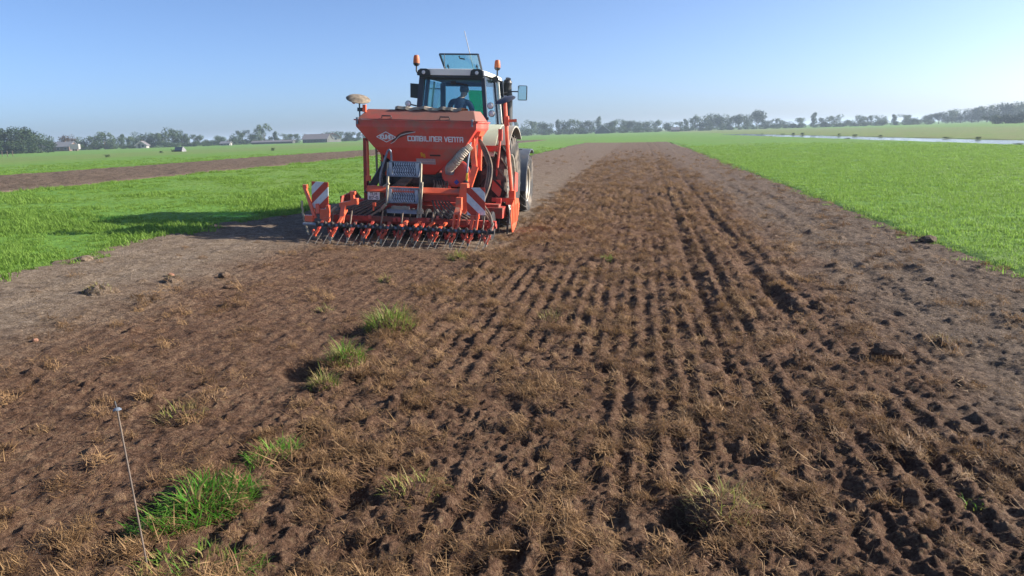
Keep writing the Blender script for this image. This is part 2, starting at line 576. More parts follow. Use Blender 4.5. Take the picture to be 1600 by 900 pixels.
# single clods, small hollows, and the holes torn beside the sods
for _ in range(900):
    x, y = random.uniform(-7.2, 4.4), random.uniform(1., 25)
    w, m, c, r = (float(q) for q in soil_zone(np.array(x), np.array(y)))
    if random.random() < .05 * w + .15 * m + .7 * c + .35 * r:
        rr = random.uniform(.03, .075)
        (RA if y < 9.4 else RB).stamp(x, y, rr, rr * random.uniform(.35, .7), random.uniform(.6, 1.), random.uniform(0, 3.14))
for _ in range(700):
    x, y = random.uniform(-5.0, 3.5), random.uniform(1., 22)
    w, m, c, r = (float(q) for q in soil_zone(np.array(x), np.array(y)))
    if random.random() < .04 * w + .10 * m + .8 * c + .25 * r:
        rr = random.uniform(.04, .10)
        (RA if y < 9.4 else RB).stamp(x, y, rr, -rr * random.uniform(.2, .45), random.uniform(1., 2.0), random.uniform(-.3, .3))
for x, y, rr, dp in ((-2.52, 5.12, .20, .12), (-2.48, 4.98, .15, .06), (-2.55, 6.20, .17, .07), (-2.28, 2.95, .16, .09), (-2.30, 2.72, .13, .07), (-2.22, 3.55, .13, .07), (-1.98, 3.95, .12, .06), (-3.1, 4.15, .12, .05), (.22, 3.30, .14, .07), (-1.38, 3.25, .12, .06), (-.3, 5.55, .13, .05), (.6, 4.1, .12, .06)):
    RA.stamp(x, y, rr, -dp, 1.1, .3)

def ras_at(X, Y):
    k = sst(9.25, 9.55, Y)
    q = RA.at(X, Y) * (1 - k) + RB.at(X, Y) * k
    return q * (1 - sst(24, 25.8, Y)) * sst(.6, .9, Y)

def tilth(X, Y):
    """height of the worked soil above the lie of the land"""
    w, m, c, r = soil_zone(X, Y)
    far = sst(20, 28, Y)
    A = .008 * w + .013 * m + .022 * c + .015 * r
    h = A * 1.3 * fbm(X, Y, 2.2, 3, 41) + A * 1.0 * fbm(X, Y, 11., 4, 47, .66)
    h = h + far * A * 2.4 * fbm(X, Y, 3.6, 3, 61)
    wob = X + .03 * pn(X * .6, Y * .30, 51) + .014 * pn(X * 1.5, Y * 1.6, 52)
    rows = np.cos(2 * np.pi * wob / .152)
    rows = np.where(rows > 0, rows ** .7, rows) * (1 - .8 * sst(14, 40, Y))
    rm = np.clip(.52 + 1.3 * pn(X * .8, Y * .4, 53) + .9 * pn(X * 3, Y * 1.3, 54), .0, 1.)
    h = h + c * .019 * rm * rows + m * .003 * rows
    # wheel ruts at the edge of the rough tilth
    for x0, wd, dp in ((.73, .085, .060), (.98, .07, .035), (1.50, .10, .070), (1.72, .08, .040), (2.75, .12, .018), (3.3, .12, .018), (-6.2, .16, .014), (-6.75, .16, .012)):
        xx = X - x0 - .05 * pn(Y * .22, x0, 55) - .02 * pn(Y * 1.1, x0, 56) - .010 * np.clip(Y - 12, 0, 30) * (x0 > 0)
        g_ = np.clip(.75 + .9 * pn(Y * .7, x0 * 7, 57), .15, 1.2) * (sst(5.0, 8.0, Y) if x0 > 0 else 1) * (1 - .6 * sst(25, 60, Y))
        h = h - dp * g_ * np.exp(-(xx / wd) ** 2) + .5 * dp * g_ * np.exp(-((xx - wd * 1.8) / (wd * .8)) ** 2)
    # the little wall of turf left between two passes
    h = h + .045 * np.exp(-((X + 2.2 + .12 * pn(Y * .7, 2., 58)) / .16) ** 2) * (1 - sst(10.4, 11.2, Y)) * np.clip(.5 + pn(Y * .9, 5., 59) * 1.6, 0, 1)
    h = h + ras_at(X, Y)
    return h

def soil_z(X, Y):
    X = np.asarray(X, float); Y = np.asarray(Y, float)
    e0, e1 = soil_edges(Y)
    d = np.minimum(X - e0, e1 - X)
    z = profile(X, Y) + .035 + tilth(X, Y) * sst(-.05, .35, d)
    z = z - .20 * (1 - sst(-.22, .02, d))
    z = z - .25 * sst(104, 110, Y + .8 * pn(X * .5, Y * .2, 71))
    return z
def SZ(x, y):
    return float(soil_z(np.array([x]), np.array([y]))[0])

def grid_mesh(name, Xs, Ys, zf, mat, patches=None):
    V, Fc, b = [], [], 0
    for (xs, ys) in (patches or [(Xs, Ys)]):
        XX, YY = np.meshgrid(xs, ys)
        ZZ = zf(XX, YY)
        V.append(np.stack([XX.ravel(), YY.ravel(), ZZ.ravel()], 1))
        a, c = len(xs), len(ys)
        i = np.arange(a - 1)[None, :] + np.arange(c - 1)[:, None] * a
        q = np.stack([i, i + 1, i + 1 + a, i + a], -1).reshape(-1, 4) + b
        Fc.append(q)
        b += a * c
    V = np.concatenate(V); Fc = np.concatenate(Fc)
    me = bpy.data.meshes.new(name)
    me.vertices.add(len(V)); me.vertices.foreach_set('co', V.ravel())
    me.loops.add(Fc.size); me.loops.foreach_set('vertex_index', Fc.ravel())
    me.polygons.add(len(Fc))
    me.polygons.foreach_set('loop_start', np.arange(0, Fc.size, 4))
    me.polygons.foreach_set('loop_total', np.full(len(Fc), 4))
    me.polygons.foreach_set('use_smooth', np.ones(len(Fc), bool))
    me.update(calc_edges=True)
    me.materials.append(mat)
    o = bpy.data.objects.new(name, me)
    COL.objects.link(o)
    return o

# soil material: zones of the tilth have their own earth colours
def soil_material():
    m, n, bs, out = new_mat('peaty_soil')
    pos = N(n, 'ShaderNodeNewGeometry').outputs['Position']
    sp = N(n, 'ShaderNodeSeparateXYZ'); n.links.new(pos, sp.inputs[0])
    X, Y = sp.outputs[0], sp.outputs[1]
    big = noise(n, pos, .9, 6, .65)
    Xj = math_n(n, 'ADD', X, math_n(n, 'MULTIPLY_ADD', big, 2.4, -1.2))
    done = mrange(n, Y, 10.4, 11.4, 1, 0)
    kw = mrange(n, Xj, -6.1, -4.2, 1, 0)
    kc = mrange(n, Xj, -2.6, -1.9)
    ahead = math_n(n, 'MULTIPLY', math_n(n, 'SUBTRACT', 1., kc), math_n(n, 'SUBTRACT', 1., done))
    kw = math_n(n, 'MAXIMUM', kw, ahead)
    kr = mrange(n, Xj, 1.5, 3.0)
    kfar = mrange(n, Y, 14, 45)
    f1 = noise(n, pos, 7, 6, .65)
    f2 = noise(n, pos, 48, 5, .7)
    f3 = noise(n, pos, 2.1, 5, .7)
    fm = math_n(n, 'MULTIPLY_ADD', f1, .42, math_n(n, 'MULTIPLY_ADD', f3, .22, math_n(n, 'MULTIPLY', f2, .36)))
    def cellv(sc):
        v = N(n, 'ShaderNodeTexVoronoi'); v.inputs['Scale'].default_value = sc; v.inputs['Randomness'].default_value = 1.
        n.links.new(pos, v.inputs['Vector'])
        q = N(n, 'ShaderNodeSeparateColor'); n.links.new(v.outputs['Color'], q.inputs[0])
        return q.outputs[0]
    cv = math_n(n, 'MULTIPLY_ADD', cellv(34), .5, math_n(n, 'MULTIPLY', cellv(85), .5))
    fm = math_n(n, 'ADD', fm, math_n(n, 'MULTIPLY_ADD', cv, .22, -.11))
    c_c = ramp(n, fm, [(.34, (.046, .024, .015)), (.50, (.116, .066, .042)), (.67, (.222, .144, .092))])
    c_w = ramp(n, fm, [(.34, (.085, .060, .042)), (.50, (.185, .142, .104)), (.67, (.33, .268, .208))])
    c_r = ramp(n, fm, [(.34, (.048, .034, .025)), (.50, (.120, .088, .066)), (.67, (.235, .182, .142))])
    c_f = ramp(n, fm, [(.34, (.058, .038, .028)), (.50, (.135, .095, .070)), (.67, (.235, .175, .132))])
    c = mix(n, kw, c_c, c_w)
    c = mix(n, kr, c, c_r)
    c = mix(n, math_n(n, 'MULTIPLY', kfar, .8), c, c_f)
    c = mix(n, mrange(n, X, -16., -13., 1, 0), c, c_r)
    # crumbs of chopped stubble lying in the tilth
    sv = N(n, 'ShaderNodeMapping'); sv.inputs['Scale'].default_value = (1, .45, 1); n.links.new(pos, sv.inputs[0])
    st = noise(n, sv.outputs[0], 34, 4, .7)
    st = mrange(n, st, .56, .68)
    st = math_n(n, 'MULTIPLY', st, mrange(n, noise(n, pos, 2.2, 3), .35, .65, .15, .75))
    c = mix(n, st, c, (.23, .17, .10))
    n.links.new(c, bs.inputs['Base Color'])
    bs.inputs['Roughness'].default_value = .95
    bs.inputs['Specular IOR Level'].default_value = .15
    h = math_n(n, 'MULTIPLY_ADD', noise(n, pos, 26, 6, .7), 1., math_n(n, 'MULTIPLY', noise(n, pos, 110, 4, .7), .4))
    bump(n, bs, h, 1., .05)
    return m
mt['soil'] = soil_material()

def steps(a, b, d0, k):
    out, y = [a], a
    while y < b:
        y += max(d0, k * y)
        out.append(min(y, b))
    return np.array(out)
XN = np.arange(-5.6, 3.7, .0112)
XA = np.arange(-8.4, 5.3, .0205)
XB = np.arange(-8.4, 5.3, .042)
XC = np.arange(-8.5, 5.4, .12)
ts = grid_mesh('tilled_strip', None, None, soil_z, mt['soil'], [
    (XC, np.arange(-6, 1.61, .12)), (XN, steps(1.5, 4.7, .0095, .0036)), (np.arange(-8.4, -5.5, .045), steps(1.5, 4.7, .04, .01)), (np.arange(3.6, 5.4, .045), steps(1.5, 4.7, .04, .01)),
    (XA, steps(4.6, 9.6, .015, .0040)), (XB, steps(9.5, 25, .03, .0045)), (XC, steps(24.8, 112, .1, .006))])
tag(ts, kind='structure')

def strip2_z(X, Y):
    e0 = -28.2 + .5 * pn(Y * .3, 1., 81); e1 = -18.3 + .45 * pn(Y * .35, 2., 82)
    d = np.minimum(X - e0, e1 - X)
    return profile(X, Y) + .05 + .10 * fbm(X, Y, 1.9, 4, 83, .6) * sst(0, .6, d) - .3 * (1 - sst(-.5, .0, d)) - .4 * sst(150, 160, Y)
s2 = grid_mesh('tilled_strip', np.arange(-29.2, -17.4, .14), np.concatenate([np.arange(-10, 12, .6), steps(12, 162, .12, .006)]), strip2_z, mt['soil'])
tag(s2, kind='structure')

def meadow_material():
    m, n, bs, out = new_mat('meadow_turf')
    pos = N(n, 'ShaderNodeNewGeometry').outputs['Position']
    sp = N(n, 'ShaderNodeSeparateXYZ'); n.links.new(pos, sp.inputs[0])
    X, Y = sp.outputs[0], sp.outputs[1]
    big = noise(n, pos, .11, 5, .6)
    mid = noise(n, pos, 1.3, 5, .65)
    mp = N(n, 'ShaderNodeMapping'); mp.inputs['Scale'].default_value = (1, .5, 1); n.links.new(pos, mp.inputs[0])
    fine = noise(n, mp.outputs[0], 14, 5, .7)
    spots = noise(n, mp.outputs[0], 3.6, 4, .75)
    f = math_n(n, 'MULTIPLY_ADD', mid, .34, math_n(n, 'MULTIPLY_ADD', spots, .26, math_n(n, 'MULTIPLY', fine, .40)))
    g1 = ramp(n, f, [(.32, (.052, .125, .014)), (.5, (.105, .225, .032)), (.70, (.180, .320, .060))])
    g2 = ramp(n, f, [(.32, (.080, .130, .022)), (.5, (.145, .225, .046)), (.70, (.225, .29, .085))])
    c = mix(n, mrange(n, big, .42, .66, 0, .75), g1, g2)
    # rough dry bank beyond the canal and along the far left ditch
    cn = math_n(n, 'MULTIPLY_ADD', Y, -.054, 28.1 + .054 * 61.7)
    dx = math_n(n, 'SUBTRACT', X, cn)
    rough_r = math_n(n, 'MULTIPLY', mrange(n, dx, 2., 7.), mrange(n, dx, 45., 75., 1, 0))
    rough_l = math_n(n, 'MULTIPLY', mrange(n, X, -62., -48., 1, 0), mrange(n, X, -110., -90.))
    rr = math_n(n, 'MAXIMUM', rough_r, math_n(n, 'MULTIPLY', rough_l, .6))
    tan = ramp(n, f, [(.3, (.085, .085, .035)), (.55, (.20, .18, .085)), (.75, (.30, .26, .14))])
    c = mix(n, math_n(n, 'MULTIPLY', rr, mrange(n, noise(n, pos, .35, 4), .3, .6, .15, .65)), c, tan)
    # bare earth in the canal cut
    c = mix(n, mrange(n, sp.outputs[2], -.42, -.27, 1, 0), c, (.06, .05, .03))
    n.links.new(c, bs.inputs['Base Color'])
    bs.inputs['Roughness'].default_value = .85
    bs.inputs['Specular IOR Level'].default_value = .2
    bump(n, bs, math_n(n, 'MULTIPLY_ADD', fine, .6, mid), .8, .12)
    return m
mt['meadow'] = meadow_material()

def ground_z(X, Y):
    z = land(X, Y)
    e = np.minimum(X - (SX0 + .75), (SX1 - .5) - X)
    z = z - .22 * sst(-.05, .25, e) * (Y < 103) * (Y > -5.9)
    z = z - .12 * sst(.6, 1.4, np.minimum(X + 28.2, -18.3 - X)) * (Y < 149) * (Y > -9)
    return z
def sym(a, b, d0, k, c=0.):
    p = [c]
    while p[-1] < b: p.append(p[-1] + max(d0, k * abs(p[-1] - c)))
    q = [c]
    while q[-1] > a: q.append(q[-1] - max(d0, k * abs(q[-1] - c)))
    return np.array(sorted(set(q + p)))
GX = np.unique(np.concatenate([sym(-3200, 3200, 2., .10), np.arange(-30, 8, .4), np.arange(8, 52, .8), np.arange(4.1, 5.0, .08), [SX0 + .7, SX0 + .75, SX0 + 1., SX1 - .5, SX1 - .75]]))
GY = np.unique(np.concatenate([sym(-800, 4200, 1., .06), np.arange(-8, 40, .5), np.arange(96, 112, .5)]))
gnd = grid_mesh('ground', GX, GY, ground_z, mt['meadow'])
tag(gnd, kind='structure')

# canal water
m, n, bs, out = new_mat('canal_water')
bs.inputs['Base Color'].default_value = (.05, .07, .07, 1)
bs.inputs['Roughness'].default_value = .06
bs.inputs['IOR'].default_value = 1.33
bs.inputs['Specular IOR Level'].default_value = .8
wp = N(n, 'ShaderNodeNewGeometry').outputs['Position']
bump(n, bs, noise(n, wp, 2.5, 3), .25, .03)
mt['water'] = m
wy = np.linspace(-150, 200, 60)
wv = MB()
for i in range(len(wy) - 1):
    y0, y1 = float(wy[i]), float(wy[i + 1])
    a0, a1 = float(canal_near(y0)) - .4, float(canal_near(y1)) - .4
    wv.add([(a0, y0, -.275), (a0 + CAN_W + .8, y0, -.275), (a1 + CAN_W + .8, y1, -.275), (a1, y1, -.275)], [(0, 1, 2, 3)])
tag(wv.build('canal_water', mt['water']), kind='structure')

# ------------------------------------------------------------------ stroke lettering
GLY = {  # squarish letters on a 4 x 6 grid
    'C': [[(4, 6), (.6, 6), (0, 5.4), (0, .6), (.6, 0), (4, 0)]],
    'O': [[(.6, 0), (3.4, 0), (4, .6), (4, 5.4), (3.4, 6), (.6, 6), (0, 5.4), (0, .6), (.6, 0)]],
    'M': [[(0, 0), (0, 5.4), (.6, 6), (4.4, 6), (5, 5.4), (5, 0)], [(2.5, 6), (2.5, 0)]],
    'B': [[(0, 0), (0, 6), (3.2, 6), (3.8, 5.4), (3.8, 3.6), (3.2, 3), (4, 2.4), (4, .6), (3.4, 0), (0, 0)], [(0, 3), (3.2, 3)]],
    'I': [[(.6, 0), (.6, 6)]],
    'L': [[(0, 6), (0, .6), (.6, 0), (3.6, 0)]],
    'N': [[(0, 0), (0, 6), (3.4, 6), (4, 5.4), (4, 0)]],
    'E': [[(4, 6), (.6, 6), (0, 5.4), (0, .6), (.6, 0), (4, 0)], [(0, 3), (3.6, 3)]],
    'R': [[(0, 0), (0, 6), (3.4, 6), (4, 5.4), (4, 3.6), (3.4, 3), (0, 3)], [(2.4, 3), (4, 0)]],
    'V': [[(0, 6), (2, 0), (4, 6)]],
    'T': [[(0, 6), (4, 6)], [(2, 6), (2, 0)]],
    'A': [[(0, 0), (0, 5.4), (.6, 6), (3.4, 6), (4, 5.4), (4, 0)], [(0, 2.6), (4, 2.6)]],
    'K': [[(0, 0), (0, 6)], [(4, 6), (.4, 3), (4, 0)]],
    'U': [[(0, 6), (0, .6), (.6, 0), (3.4, 0), (4, .6), (4, 6)]],
    'H': [[(0, 0), (0, 6)], [(4, 0), (4, 6)], [(0, 3), (4, 3)]],
    '8': [[(.5, 0), (3.5, 0), (4, .6), (4, 2.5), (3.5, 3), (.5, 3), (0, 3.5), (0, 5.4), (.5, 6), (3.5, 6), (4, 5.4), (4, 3.5), (3.5, 3)], [(.5, 3), (0, 2.5), (0, .6), (.5, 0)]],
    '7': [[(0, 6), (4, 6), (1.6, 0)]],
    '-': [[(.5, 3), (3, 3)]],
    'G': [[(4, 5.2), (3.4, 6), (.6, 6), (0, 5.4), (0, .6), (.6, 0), (4, 0), (4, 3), (2.2, 3)]],
}
def lettering(txt, width, height, stroke, place, gap=1.6):
    """flat letters; place(u, v, w) maps letter plane to space (w out of the face)"""
    adv, tot = [], 0.
    for ch in txt:
        adv.append(tot)
        if ch == ' ':
            tot += 3.0
            continue
        tot += max(p[0] for s_ in GLY[ch] for p in s_) + (1.2 if ch == 'I' else 0) * .5 + gap
    tot -= gap
    sx, sy = width / tot, height / 6
    mb = MB()
    for ch, a in zip(txt, adv):
        if ch == ' ':
            continue
        for line in GLY[ch]:
            for p, q in zip(line[:-1], line[1:]):
                P, Q = Vector(((a + p[0]) * sx, p[1] * sy)), Vector(((a + q[0]) * sx, q[1] * sy))
                d = (Q - P).normalized()
                nn = Vector((-d.y, d.x)) * stroke / 2
                e = d * stroke * .45
                c = [P - e - nn, Q + e - nn, Q + e + nn, P - e + nn]
                k = random.uniform(0, .0006)
                mb.add([place(u.x, u.y, .003 + k) for u in c] + [place(u.x, u.y, 0) for u in c],
                       [(0, 1, 2, 3), (4, 5, 1, 0), (5, 6, 2, 1), (6, 7, 3, 2), (7, 4, 0, 3)])
    return mb

# ------------------------------------------------------------------ the seed drill
dr = frame_root('seed_drill', (0, 1.2, 0))
tag(dr, 'orange red seed drill with hopper, steps and harrow tines hitched behind the tractor', 'seed drill')

# hopper: funnel under a straight collar
def ring(x0, x1, y0, y1, z):
    return [(x0, y0, z), (x1, y0, z), (x1, y1, z), (x0, y1, z)]
hv = MB()
rings = [ring(-1.03, 1.03, 1.25, 2.25, 1.945), ring(-1.03, 1.03, 1.25, 2.25, 1.835), ring(-.74, .80, 1.31, 2.2, 1.50), ring(-.24, .26, 1.52, 2.0, 1.06)]
vs = [p for r_ in rings for p in r_]
fs = []
for i in range(3):
    for k in range(4):
        fs.append((i * 4 + k, i * 4 + (k + 1) % 4, (i + 1) * 4 + (k + 1) % 4, (i + 1) * 4 + k))
fs += [(0, 3, 2, 1), (12, 13, 14, 15)]
hv.add(vs, fs)
hop = hv.build('hopper', mt['red'], dr)
hb = hop.modifiers.new('bevel', 'BEVEL'); hb.width = .012; hb.segments = 2; hb.limit_method = 'ANGLE'
r_ = MB()
r_.box((0, 1.237, 1.942), (2.10, .026, .022)); r_.box((1.043, 1.75, 1.942), (.026, 1.0, .022)); r_.box((-1.043, 1.75, 1.942), (.026, 1.0, .022))
r_.build('rim_flange', mt['red'], hop)
# lid
lv = MB()
b0 = ring(-1.015, 1.015, 1.262, 2.24, 1.957); b1 = ring(-.90, .93, 1.50, 2.02, 2.125)
lv.add(b0 + b1, [(0, 1, 5, 4), (1, 2, 6, 5), (2, 3, 7, 6), (3, 0, 4, 7), (4, 5, 6, 7), (0, 3, 2, 1)])
lid = lv.build('lid', mt['lid'], dr)
lb = lid.modifiers.new('bevel', 'BEVEL'); lb.width = .012; lb.segments = 2; lb.limit_method = 'ANGLE'
for x in (-.50, .49):
    h_ = MB()
    y0, z0 = 1.30, 1.985
    h_.tube([(x - .085, y0 - .0, z0 - .015), (x - .075, y0 - .035, z0 + .03), (x + .075, y0 - .035, z0 + .03), (x + .085, y0, z0 - .015)], .011, 6)
    h_.build('handle', mt['black'], lid)
tv = MB()
for i in range(26):
    u = i / 25
    z = 2.143 + .012 * math.sin(u * 19) + .008 * math.sin(u * 47)
    x = -.42 + u * 1.14
    if i < 25:
        x1 = -.42 + (i + 1) / 25 * 1.14
        z1 = 2.143 + .012 * math.sin((i + 1) / 25 * 19) + .008 * math.sin((i + 1) / 25 * 47)
        tv.add([(x, 1.47, z - .02), (x1, 1.47, z1 - .02), (x1, 1.50, z1 + .028), (x, 1.50, z + .028), (x, 1.98, z + .02), (x1, 1.98, z1 + .02), (x1, 2.0, z1 - .03), (x, 2.0, z - .03)],
               [(0, 1, 2, 3), (3, 2, 5, 4), (4, 5, 6, 7), (7, 6, 1, 0)])
tv.build('tarpaulin_roll', mt['tarp'], lid)
for x in (-.99, .96):
    c = MB()
    c.box((x, 1.232, 1.93), (.022, .02, .11)); c.box((x, 1.222, 1.965), (.035, .025, .025)); c.box((x, 1.222, 1.885), (.028, .022, .03))
    c.build('latch', mt['steel'], hop)

def rear_face(z):      # y of the hopper's rear face at height z
    if z > 1.835: return 1.25
    if z > 1.5: return 1.25 + (1.835 - z) / .335 * .06
    return 1.31 + (1.5 - z) / .44 * .21
def on_hopper(x0, z0):
    return lambda u, v, w: (x0 + u, rear_face(z0 + v) - .003 - w, z0 + v)
lettering('COMBILINER VENTA', .93, .072, .0165, on_hopper(-.135, 1.622), 1.7).build('lettering', mt['print_w'], hop)
lg = MB()
pl = on_hopper(-.51, 1.672)
dia = [(-.165, 0), (0, .083), (.165, 0), (0, -.083)]
for i in range(4):
    p, q = Vector(dia[i]), Vector(dia[(i + 1) % 4])
    d = (q - p).normalized(); nn = Vector((-d.y, d.x)) * .0065
    lg.add([pl(*(p - nn), .003), pl(*(q - nn), .003), pl(*(q + nn), .003), pl(*(p + nn), .003)], [(0, 1, 2, 3)])
lg.build('logo_diamond', mt['print_w'], hop)
lettering('KUHN', .205, .060, .019, on_hopper(-.612, 1.642), 1.9).build('logo_lettering', mt['print_w'], hop)
sw = MB()
up_, lo_ = [], []
for i in range(17):
    t = i / 16
    lo_.append((-.44 + .44 * t, 1.565 + .20 * t ** .75))
    up_.append((-.44 + .44 * t, 1.565 + .20 * t ** .75 + .075 * math.sin(math.pi * min(1, t * 1.02)) ** .8))
poly = up_ + lo_[::-1][1:-1]
for i in range(16):
    a, b, c, d = lo_[i], lo_[i + 1], up_[i + 1], up_[i]
    sw.add([(p[0], rear_face(p[1]) - .005, p[1]) for p in (a, b, c, d)], [(0, 1, 2, 3)])
sw.build('swoosh', mt['swoosh'], hop, fixn=False)
sl = MB()
cv = [(-.44, 1.565), (-.37, 1.60), (-.31, 1.665), (-.26, 1.705), (-.16, 1.735), (-.0, 1.765)]
for p, q in zip(cv[:-1], cv[1:]):
    sl.add([(p[0], rear_face(p[1]) - .007, p[1] - .007), (q[0], rear_face(q[1]) - .007, q[1] - .007), (q[0], rear_face(q[1]) - .007, q[1] + .007), (p[0], rear_face(p[1]) - .007, p[1] + .007)], [(0, 1, 2, 3)])
sl.build('swoosh_line', mt['print_g'], hop, fixn=False)
def patch(name, x0, x1, z0, z1, mat, thick=.006):
    p = MB()
    c = [(x0, z0), (x1, z0), (x1, z1), (x0, z1)]
    p.add([(u, rear_face(v) - thick, v) for u, v in c] + [(u, rear_face(v) + .004, v) for u, v in c],
          [(0, 1, 2, 3), (0, 4, 5, 1), (1, 5, 6, 2), (2, 6, 7, 3), (3, 7, 4, 0)])
    return p.build(name, mat, hop)
patch('yellow_sticker', .06, .095, 1.365, 1.43, mt['sticker_y'])
patch('yellow_sticker', .10, .135, 1.345, 1.41, mt['sticker_y'])
patch('table_sticker', -.03, .30, 1.235, 1.33, mt['decal'])
patch('table_sticker_line', -.02, .29, 1.28, 1.292, mt['print_g'], .009)
patch('recessed_grip', .22, .40, 1.375, 1.40, mt['print_d'], .012)

# blower drum and its duct
fv = MB()
fv.lathe([(.0, -.12), (.20, -.12), (.225, -.10), (.225, .12), (.20, .14), (0, .14)], (.62, 1.55, 1.09), (0, 1, 0), 32)
fan = fv.build('blower_drum', mt['red'], dr, smooth=True)
sb = MB(); sb.box((.66, 1.426, .955), (.065, .006, .065), (0, R(45), 0)); sb.build('blue_sticker', mt['sticker_b'], fan)
du = MB()
pts = [Vector((.88, 1.40, 1.56)), Vector((.83, 1.36, 1.50)), Vector((.75, 1.33, 1.40)), Vector((.65, 1.34, 1.28)), Vector((.56, 1.37, 1.20)), Vector((.54, 1.42, 1.13))]
q, rr = [], []
for i in range(len(pts) - 1):
    for k in range(8):
        q.append(pts[i].lerp(pts[i + 1], k / 8)); rr.append(.082 if k % 2 else .070)
du.tube(q, rr, 14)
du.build('corrugated_duct', mt['duct'], dr, smooth=True)
cl = MB(); cl.tube([(.55, 1.40, 1.16), (.545, 1.425, 1.10)], .078, 14); cl.build('duct_clamp', mt['steel'], dr, smooth=True)

# metering unit and small gear below the funnel
mu = MB()
mu.box((.02, 1.72, .98), (.52, .34, .16)); mu.box((.36, 1.62, .99), (.16, .2, .2)); mu.tube([(.18, 1.5, .97), (.46, 1.5, .97)], .05, 10)
for k in range(3): mu.tube([(.2, 1.45 + .01 * k, .93 + .04 * k), (.48, 1.45, .94 + .045 * k)], .012, 6)
mu.build('metering_unit', mt['dark'], dr)
for k in range(6):
    hs = MB(); x = .28 + .045 * k
    hs.tube([(x - .05, 1.5, .98), (x + .02, 1.35, .92), (x + .06, 1.05, .74), (x * 1.6, .85, .55), (x * 2.2, .72, .42)], .016, 6, smooth_pts=4)
    hs.build('seed_tube', mt['hose'], dr, smooth=True)
for k in range(7):
    hs = MB(); x = -.15 - .03 * k
    hs.tube([(x, 1.55, .98), (x - .05, 1.38, .90), (x * 1.7, 1.05, .74), (x * 2.8, .85, .56), (x * 4.0, .72, .42)], .016, 6, smooth_pts=4)
    hs.build('seed_tube', mt['hose'], dr, smooth=True)

# carrying frame
cb = MB()
cb.prism([(.99, .79), (.90, .79), (.88, .81), (.955, .885), (.99, .885)], 'x', -.73, .90)
cb.box((-.70, 1.08, .835), (.07, .28, .08)); cb.box((.86, 1.08, .835), (.07, .28, .08))
cb.build('crossbeam', mt['orange'], dr)
ub = MB()
ub.box((.20, 1.0, .72), (1.3, .06, .12))
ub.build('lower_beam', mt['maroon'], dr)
eb = MB()
eb.prism([(.86, .98), (.97, .98), (.99, .80), (.97, .55), (.90, .47), (.84, .55), (.84, .80)], 'y', .85, 1.0)
eb.build('end_bracket', mt['orange'], dr)
# post left of the hopper, with the lit edge tube
for (x, y, w) in ((-.93, 1.52, .06),):
    p = MB(); p.beam((x - .035, y, .50), (x - .035, y, 1.64), w, .07); p.build('post', mt['maroon'], dr)
p = MB(); p.tube([(-.885, 1.42, .93), (-.895, 1.42, 1.60)], .025, 8); p.box((-.885, 1.42, .97), (.075, .06, .09)); p.build('tube_post', mt['orange'], dr)
p = MB(); p.beam((-.74, 1.6, 1.52), (-.62, 1.6, 1.02), .035); p.box((-.73, 1.58, 1.42), (.09, .03, .018)); p.box((-.68, 1.58, 1.27), (.09, .03, .018)); p.build('side_ladder', mt['orange'], dr)
p = MB(); p.beam((-.80, 1.6, 1.54), (-.80, 1.62, .95), .03); p.build('side_ladder_stile', mt['khaki'], dr)
p = MB(); p.beam((-.52, 1.62, 1.40), (-.92, 1.45, .70), .10, .12); p.beam((-.45, 1.85, 1.30), (-.55, 1.85, .55), .12); p.build('inner_brace', mt['dark'], dr)
p = MB(); p.box((-.97, 1.62, .98), (.05, .03, .30)); p.build('side_plate', mt['steel'], dr)
# right support leg under the hopper's corner
p = MB()
p.prism([(.80, 1.80), (1.06, 1.80), (1.03, 1.72), (.83, 1.70)], 'y', 1.45, 1.80)
p.beam((.885, 1.55, 1.74), (.955, 1.50, 1.18), .085, .10, (0, 1, 0)); p.beam((1.0, 1.7, 1.74), (1.01, 1.62, 1.15), .06, .08, (0, 1, 0))
p.build('hopper_support', mt['orange'], dr)
p = MB(); p.beam((.975, 1.46, 1.22), (.90, 1.32, .90), .10, .07, (0, 1, 0)); p.beam((.87, 1.36, 1.02), (.83, 1.26, .80), .07, .06); p.build('support_foot', mt['orange'], dr)
p = MB(); p.tube([(.90, 1.40, 1.62), (.87, 1.34, 1.30), (.86, 1.30, .95)], .016, 6); p.build('hydraulic_line', mt['steel'], dr)
p = MB(); p.tube([(.868, 1.31, 1.12), (.862, 1.295, 1.0)], .021, 8); p.build('hose_sleeve', mt['yellow'], dr)
p = MB(); p.tube([(.855, 1.29, .98), (.80, 1.2, .80), (.82, 1.15, .62)], .045, 8); p.build('hydraulic_cylinder', mt['black'], dr, smooth=True)
for k in range(3):
    h_ = MB(); e = .035 * k
    h_.tube([(1.0 + e * .3, 1.6, 1.66), (1.08 + e, 1.5, 1.5), (1.19 + e, 1.4, 1.25), (1.20 + e, 1.25, .98), (1.14 + e, 1.1, .72), (1.12 + e, .95, .62)], .017, 7, smooth_pts=5)
    h_.build('hydraulic_hose', mt['hose'], dr, smooth=True)
for k in range(3):
    h_ = MB(); e = .05 * k
    h_.tube([(1.18, .9, .80 - e * .6), (1.27, .75, .66 - e), (1.40, .6, .53 - e), (1.45 + e * .2, .5, .38), (1.44 - e, .42, .22), (1.36 - e, .42, .14)], .017, 7, smooth_pts=5)
    h_.build('hydraulic_hose', mt['hose'], dr, smooth=True)

# number plate
pb = MB(); pb.box((-.62, .935, .725), (.205, .012, .135)); plate = pb.build('number_plate', mt['plate'], dr)
lettering('TLH', .115, .042, .0075, lambda u, v, w: (-.68 + u, .927 - w, .735 + v), 1.6).build('plate_lettering', mt['print_d'], plate)
lettering('87-G', .15, .042, .0075, lambda u, v, w: (-.695 + u, .927 - w, .672 + v), 1.4).build('plate_lettering', mt['print_d'], plate)

